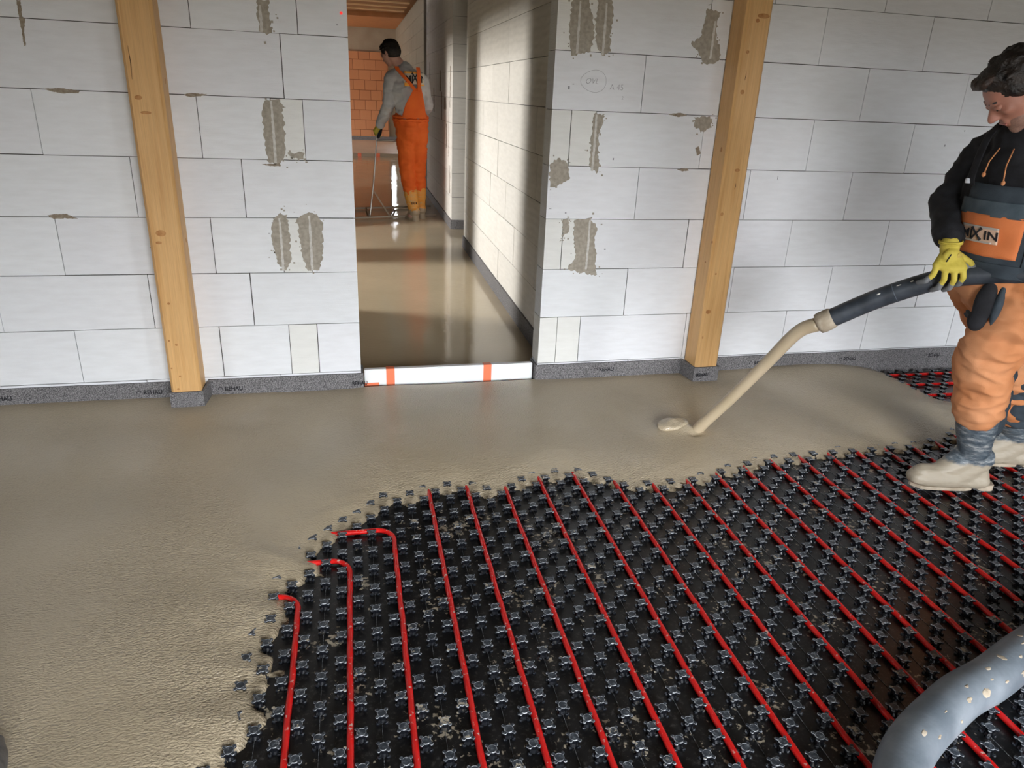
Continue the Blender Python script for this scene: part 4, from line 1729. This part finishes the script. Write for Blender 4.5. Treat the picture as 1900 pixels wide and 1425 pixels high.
bib = torso_panel('bib', -.17, .20, .80, 1.095, .004, M_NAVY, trous, (-.10, .12))
torso_panel('bib_top_pocket', -.13, .15, .995, 1.045, .012, M_NAVY2, bib, None, .004, .004, 3)
pk = torso_panel('bib_pocket', -.125, .088, .865, 1.0, .012, M_ORANGE1, bib, (-.12, .10), .004, .006, 4)
torso_panel('waistband', -.19, .26, .800, .845, .010, M_NAVY, bib, None, .004, .003, 8)
torso_panel('bib_side', .105, .26, .845, 1.04, .012, M_NAVY2, bib, (.12, .22), .004, .005, 7)
lg = torso_panel('logo_patch', -.085, .035, .908, .962, .0200, mat('beige_patch', (.62, .42, .30), .8), pk, None, .0012, .0)
for s0, s1, h0, h1 in ((-.085, .035, .955, .962), (-.085, .02, .908, .914)):
    torso_panel('logo_border', s0, s1, h0, h1, .0215, mat('grey_border', (.42, .38, .34), .8), lg, None, .001, .0)


def torso_text(txt, s0, h, size, m, parent, out):
    cu = bpy.data.curves.new('t', 'FONT')
    cu.body = txt
    cu.size = size
    cu.offset = .0008
    ob = bpy.data.objects.new('t', cu)
    C.objects.link(ob)
    dg = bpy.context.evaluated_depsgraph_get()
    me = bpy.data.meshes.new_from_object(ob.evaluated_get(dg))
    bpy.data.objects.remove(ob)
    bm = bmesh.new()
    bm.from_mesh(me)
    bmesh.ops.triangulate(bm, faces=bm.faces)
    for v in bm.verts:
        v.co = on_torso(s0 + v.co.x, h + v.co.y, out)
    me2 = bpy.data.meshes.new('lettering')
    bm.to_mesh(me2)
    bm.free()
    return link_mesh('lettering', me2, m, parent)


torso_text('MI', -.080, .921, .040, M_FOAMT, lg, .0245)
torso_text('IN', -.004, .921, .040, M_FOAMT, lg, .0245)
for (a, b) in (((-.042, .917), (-.012, .955)), ((-.042, .955), (-.012, .917))):
    p = [on_torso(a[0] + (b[0] - a[0]) * k / 4, a[1] + (b[1] - a[1]) * k / 4, .0245) for k in range(5)]
    tube('crossed_tool', p, [.0045, .0026, .0026, .0026, .0050], M_FOAMT, lg, 8)
# straps, buckle, pencil in the side pocket
for sg in (-.095, .115):
    p = [on_torso(sg, 1.085, .014), on_torso(sg * .95, 1.12, .022), neckb + br * (-sg * .9) + bf * .10 + V((0, 0, .01)), neckb + br * (-sg * 1.0) + V((.02, 0, .075)), neckb + br * (-sg) - bf * .09 + V((0, 0, .02))]
    tube('strap', catmull(p, 5), [(.016, .003)] * 21, M_BLACK, bib, 8)
bk = on_torso(-.098, 1.098, .024)
box('buckle', bk.x - .014, bk.x + .014, bk.y - .006, bk.y + .004, bk.z - .008, bk.z + .008, mat('white_buckle', (.6, .62, .66), .4), bib, .002)
tube('pencil', [(2.125, -1.30, .925), (2.105, -1.31, .845)], [(.010, .005), (.010, .005)], mat('pencil_wood', (.42, .14, .03), .5), bib, 8)

# boots


def boot(top, ank, toe, sole_z, m, parent, rs=.068):
    ank, toe, top = V(ank), V(toe), V(top)
    d = (toe - ank)
    d.z = 0
    ln = d.length
    d.normalize()
    heel = ank - d * .075
    h = V((heel.x, heel.y, sole_z + .032))
    b_ = V((ank.x, ank.y, sole_z + .045)) + d * .03
    pr = [('c', top, lerp(top, ank, .35), rs + .006, rs + .002), ('c', lerp(top, ank, .3), lerp(top, ank, .75), rs, rs - .010), ('c', lerp(top, ank, .7), ank + V((0, 0, .0)), rs - .008, .050),
          ('c', ank, h + d * .035 + V((0, 0, .01)), .050, .042),
          ('c', ank + V((0, 0, -.005)), b_ + d * .07, .046, .038)]
    side = V((-d.y, d.x, 0))
    tz = V((toe.x, toe.y, sole_z + .05))
    pr.append(('c', ank + V((0, 0, .03)) + d * .01, b_ + d * .085 + V((0, 0, .012)), .055, .044))
    pr.append(('c', ank + V((0, 0, .01)) - d * .02, b_ + d * .02, .058, .052))
    pr.append(('c', b_ + d * .07, tz - d * .05, .046, .040))
    for s_ in (-.016, .016):
        pr.append(('c', h + d * .03 + side * s_, b_ + d * .06 + side * s_ + V((0, 0, -.012)), .034, .033))
        pr.append(('c', b_ + d * .05 + side * s_ * 1.2 + V((0, 0, -.010)), V((toe.x, toe.y, sole_z + .034)) - d * .032 + side * s_ * .6, .036, .033))
    bt = fuse('rubber_boot', pr, m, parent, .007, 3, (.0022, 14, 50, 5))
    # flat bottom
    for v in bt.data.vertices:
        w_ = v.co.z + world_loc(bt).z
        if w_ < sole_z:
            v.co.z = sole_z - world_loc(bt).z
    # sole and heel block
    for nm, a_, b2, w_, zz in (('heel_block', h - d * .028, h + d * .045, .040, .022), ('sole', h + d * .045, V((toe.x, toe.y, h.z)) - d * .01, .046, .010)):
        bm = bmesh.new()
        n_ = 10
        lo, hi = [], []
        for k in range(n_ + 1):
            t_ = k / n_
            p = lerp(a_, b2, t_)
            ww = w_ * (math.sqrt(max(0, 1 - ((t_ - .5) * 2) ** 4)) * .85 + .15)
            for L_, zc in ((lo, sole_z - .004), (hi, sole_z + zz)):
                L_.append((bm.verts.new((p.x + side.x * ww, p.y + side.y * ww, zc)), bm.verts.new((p.x - side.x * ww, p.y - side.y * ww, zc))))
        for k in range(n_):
            bm.faces.new((lo[k][0], lo[k][1], lo[k + 1][1], lo[k + 1][0]))
            bm.faces.new((hi[k][0], hi[k + 1][0], hi[k + 1][1], hi[k][1]))
            bm.faces.new((lo[k][0], lo[k + 1][0], hi[k + 1][0], hi[k][0]))
            bm.faces.new((lo[k][1], hi[k][1], hi[k + 1][1], lo[k + 1][1]))
        bm.faces.new((lo[0][0], hi[0][0], hi[0][1], lo[0][1]))
        bm.faces.new((lo[-1][0], lo[-1][1], hi[-1][1], hi[-1][0]))
        from_bm(nm, bm, M_CRUST, bt)
    return bt


M_BOOT1 = boot_mat('caked_slate_boot', (.055, .075, .095), (.14, .165, .185), (.36, .31, .235), .0, .035, (.42, .43, .42))
boot(lerp(kneL, ankL, .50), ankL + V((0, 0, .02)), (2.243, -1.262, 0), -.118, M_BOOT1, per)
boot(lerp(kneR, ankR, .60), ankR + V((0, 0, .02)), (2.625, -1.10, 0), -.118, M_BOOT1, per)

# ---------------------------------------------------- far worker
fw_ = thing('person', (.86, 5.08, -.13), 'person seen from behind in grey sweatshirt and bright orange bib trousers', 'person')
YF_ = 5.06
fF, lF, uF = rotm((-.62, .60, -.45), (-.3, .25, .9))
HC2 = V((.640, 5.10, 1.655))
hipc = V((.845, 5.06, .93))
hL, hR = V((.780, 5.06, .88)), V((.925, 5.06, .88))
kL, aL = V((.800, 5.09, .42)), V((.872, 5.04, .0))
kR, aR = V((.935, 5.15, .42)), V((.962, 5.20, .0))
ch2 = V((.805, 5.07, 1.28))
nb2 = V((.775, 5.08, 1.500))
sL, sR = V((.640, 5.07, 1.405)), V((.965, 5.07, 1.400))
eL, wL_ = V((.605, 5.04, 1.14)), V((.515, 5.20, .925))
eR, wR_ = V((1.035, 5.12, 1.15)), V((1.00, 5.35, 1.0))
hp2, HP2, HR2 = head_prims(HC2, fF, lF, uF, 1.05)
pr = list(hp2) + [('c', HC2 - uF * .05 - fF * .02, nb2, .056, .064), ('c', nb2, ch2, .085, .13), ('e', ch2, (.17, .11, .17), None), ('c', ch2, hipc, .125, .13), ('c', sL, sR, .055, .055),
                  ('c', sL, eL, .052, .042), ('c', eL, wL_, .042, .028), ('c', sR, eR, .052, .042), ('c', eR, wR_, .042, .028),
                  ('c', hL, kL, .088, .058), ('c', kL, aL, .055, .04), ('c', hR, kR, .088, .058), ('c', kR, aR, .055, .04),
                  ('e', aL + V((-.03, .06, -.04)), (.045, .11, .035), None), ('e', aR + V((-.03, .06, -.04)), (.045, .11, .035), None)]
# left hand on the handle
k2 = [V((.455 + .018 * i, 5.235, .868 - .004 * i)) for i in range(4)]
fg2 = [[k, k + V((.004, .022, -.022)), k + V((.012, .012, -.048)), k + V((.018, -.012, -.050))] for k in k2]
th2 = [V((.52, 5.21, .885)), V((.525, 5.20, .85)), V((.515, 5.195, .825))]
pm, fgs = hand_chain(V((.505, 5.22, .905)), k2, fg2, th2, .85)
pr += pm
for f_ in fgs:
    pr += f_
body2 = fuse('body', pr, M_SKIN2, fw_, .008, 4)
features(body2, HP2, HR2, 1.05)
hair(body2, HP2, HR2, 1.05, M_HAIR, None, False, 9)
pm, fgs = hand_chain(V((.505, 5.22, .905)), k2, fg2, th2, 1.35)
gl2 = fuse('glove', pm + [('c', V((.513, 5.205, .925)), V((.505, 5.22, .90)), .042, .040), ('c', V((.495, 5.225, .885)), V((.478, 5.235, .862)), .040, .034)] + [x for f_ in fgs for x in f_], M_YEL, fw_, .007, 3)
fuse('glove_coating', [('c', V((.515, 5.19, .850)), V((.495, 5.19, .80)), .020, .016), ('c', V((.53, 5.195, .885)), V((.515, 5.19, .845)), .014, .018)], M_BLACK, gl2, .006, 2)
sw = fuse('sweatshirt', [('c', nb2 + V((0, 0, -.02)), ch2, .105, .155), ('e', ch2, (.205, .135, .185), None), ('c', ch2, hipc + V((0, 0, .12)), .15, .15), ('c', sL, nb2 + V((0, 0, -.03)), .078, .082), ('c', sR, nb2 + V((0, 0, -.03)), .078, .082),
                         ('c', sL, eL, .076, .064), ('c', eL, lerp(eL, wL_, .93), .064, .048), ('c', sR, eR, .076, .064), ('c', eR, wR_, .064, .046)], M_GREYF, fw_, .009, 3, (.008, 7, 11, 12))
tr2 = fuse('bib_trousers', [('c', V((.845, 5.06, 1.02)), V((.845, 5.06, .90)), .150, .158), ('c', V((.81, 5.07, .98)), V((.89, 5.07, .98)), .150, .150), ('c', hL + V((.01, 0, 0)), kL, .112, .080), ('c', kL, lerp(kL, aL, .50), .080, .072), ('c', hR, kR, .112, .078), ('c', kR, lerp(kR, aR, .44), .078, .070)], M_ORANGE2, fw_, .009, 3, (.008, 7, 13, 21))


def back_pt(x, z, out=0):
    """the back of the far worker's sweatshirt, an elliptic cylinder facing the camera"""
    cx = .845 + (.805 - .845) * (z - 1.0) / .3 if z < 1.3 else .805
    a, b = .200, .158
    q_ = max(-1, min(1, (x - cx) / a))
    return V((x, 5.065 - b * math.sqrt(max(0, 1 - q_ * q_)) - out - (.010 if z < 1.3 else -.02 * (z - 1.3) / .15), z))


def back_panel(name, rows, m, parent, out=.004, thick=.006):
    """rows: (z, x0, x1)"""
    bm = bmesh.new()
    nx = 12
    zs = []
    for (z0, a0, b0), (z1, a1, b1) in zip(rows, rows[1:]):
        for k in range(6):
            t_ = k / 6
            zs.append((z0 + (z1 - z0) * t_, a0 + (a1 - a0) * t_, b0 + (b1 - b0) * t_))
    zs.append(rows[-1])
    G = [[bm.verts.new(back_pt(a + (b - a) * i / nx, z, out + thick)) for i in range(nx + 1)] for z, a, b in zs]
    B = [[bm.verts.new(back_pt(a + (b - a) * i / nx, z, -.01)) for i in range(nx + 1)] for z, a, b in zs]
    for j in range(len(zs) - 1):
        for i in range(nx):
            bm.faces.new((G[j][i], G[j][i + 1], G[j + 1][i + 1], G[j + 1][i]))
            bm.faces.new((B[j][i], B[j + 1][i], B[j + 1][i + 1], B[j][i + 1]))
        bm.faces.new((G[j][0], G[j + 1][0], B[j + 1][0], B[j][0]))
        bm.faces.new((G[j][nx], B[j][nx], B[j + 1][nx], G[j + 1][nx]))
    for j in (0, -1):
        for i in range(nx):
            bm.faces.new((G[j][i], B[j][i], B[j][i + 1], G[j][i + 1]))
    return from_bm(name, bm, m, parent, True)


back_panel('back_panel', [(1.03, .735, 1.0), (1.16, .775, .985), (1.30, .855, .955), (1.325, .87, .95)], M_ORANGE2, tr2, .014)
back_panel('strap', [(1.30, .865, .905), (1.42, .755, .80), (1.50, .68, .72), (1.53, .67, .71)], M_ORANGE2, tr2, .022)
back_panel('strap', [(1.30, .905, .945), (1.42, .905, .945), (1.50, .900, .940), (1.53, .895, .935)], M_ORANGE2, tr2, .022)
bm = bmesh.new()
for zz in (1.0, 1.03):
    ringp = [V((.845 + .188 * math.cos(a), 5.065 + .178 * math.sin(a), zz + .004 * math.sin(a * 14))) for a in [2 * PI * k / 60 for k in range(61)]]
    bm_tube(bm, ringp, .013, 8)
from_bm('gathered_waistband', bm, M_ORANGE2, tr2, True)
lp = back_panel('logo_patch', [(1.36, .765, .99), (1.475, .765, .99)], mat('cream_print', (.70, .62, .50), .8), sw, .006, .002)
M_YO = mat('yellow_orange_print', (.95, .45, .06), .7)
for z0, z1, x0, x1 in ((1.468, 1.485, .77, .90), (1.35, 1.362, .93, .985), (1.34, 1.375, .768, .82)):
    back_panel('print_bar', [(z0, x0, x1), (z1, x0, x1)], M_YO, lp, .010, .001)
for txt, x in (('MI', .775), ('IN', .925)):
    cu = bpy.data.curves.new('t', 'FONT')
    cu.body = txt
    cu.size = .095
    cu.offset = .002
    ob = bpy.data.objects.new('t', cu)
    C.objects.link(ob)
    dg = bpy.context.evaluated_depsgraph_get()
    me = bpy.data.meshes.new_from_object(ob.evaluated_get(dg))
    bpy.data.objects.remove(ob)
    for v in me.vertices:
        v.co = back_pt(x + v.co.x * .9, 1.382 + v.co.y, .0125)
    me.materials.clear()
    link_mesh('lettering', me, M_FOAMT, lp)
for a, b in (((.845, 1.375), (.915, 1.475)), ((.85, 1.475), (.915, 1.375))):
    p = [back_pt(a[0] + (b[0] - a[0]) * k / 4, a[1] + (b[1] - a[1]) * k / 4, .013) for k in range(5)]
    tube('crossed_tool', p, [.012, .006, .006, .006, .013], M_FOAMT, lp, 8)
M_BOOT2 = boot_mat('caked_orange_boot', (.80, .33, .04), (.72, .34, .08), (.40, .31, .21), .03, .06, (.55, .40, .22))
b1 = boot(lerp(kL, aL, .5), aL + V((0, 0, .0)), (.80, 5.22, 0), -.135, M_BOOT2, fw_, .072)
b2 = boot(lerp(kR, aR, .44), aR + V((0, 0, .0)), (.89, 5.37, 0), -.135, M_BOOT2, fw_, .070)
bm = bmesh.new()
for k in range(4):
    bm_box(bm, .835 + .016 * k, .843 + .016 * k, 4.955, 4.965, .10 + .003 * (k % 2), .125)
from_bm('boot_lettering', bm, M_FOAMT, b1)

# levelling bar pushed by the far worker
tb = thing('levelling_bar', (.65, 5.2, -.08), 'steel levelling bar with long bent handle held by the far worker', 'levelling bar')
tube('crossbar', [(.15, 5.06, -.070), (1.16, 5.30, -.070)], .012, M_STEELC, tb, 10)
tube('crossbar', [(.10, 5.75, -.070), (1.18, 6.02, -.070)], .012, M_STEELC, tb, 10)
tube('handle', catmull([(.372, 5.11, -.062), (.395, 5.13, .10), (.425, 5.16, .30), (.470, 5.205, .70), (.480, 5.215, .80), (.497, 5.225, .845)], 6), .009, M_STEEL, tb, 10)
tube('handle', catmull([(.90, 5.24, -.062), (.92, 5.26, .3), (.95, 5.30, .75)], 6), .009, M_STEEL, tb, 10)
tube('handle_rail', [(.474, 5.21, .765), (.95, 5.30, .765)], .010, M_STEEL, tb, 10)
tube('brace', [(.425, 5.16, .22), (.60, 5.17, -.065)], .009, M_STEELC, tb, 8)
tube('brace', [(.60, 5.17, -.065), (.72, 5.90, -.065)], .009, M_STEELC, tb, 8)
tube('brace', [(.372, 5.11, -.065), (.36, 5.81, -.065)], .009, M_STEELC, tb, 8)
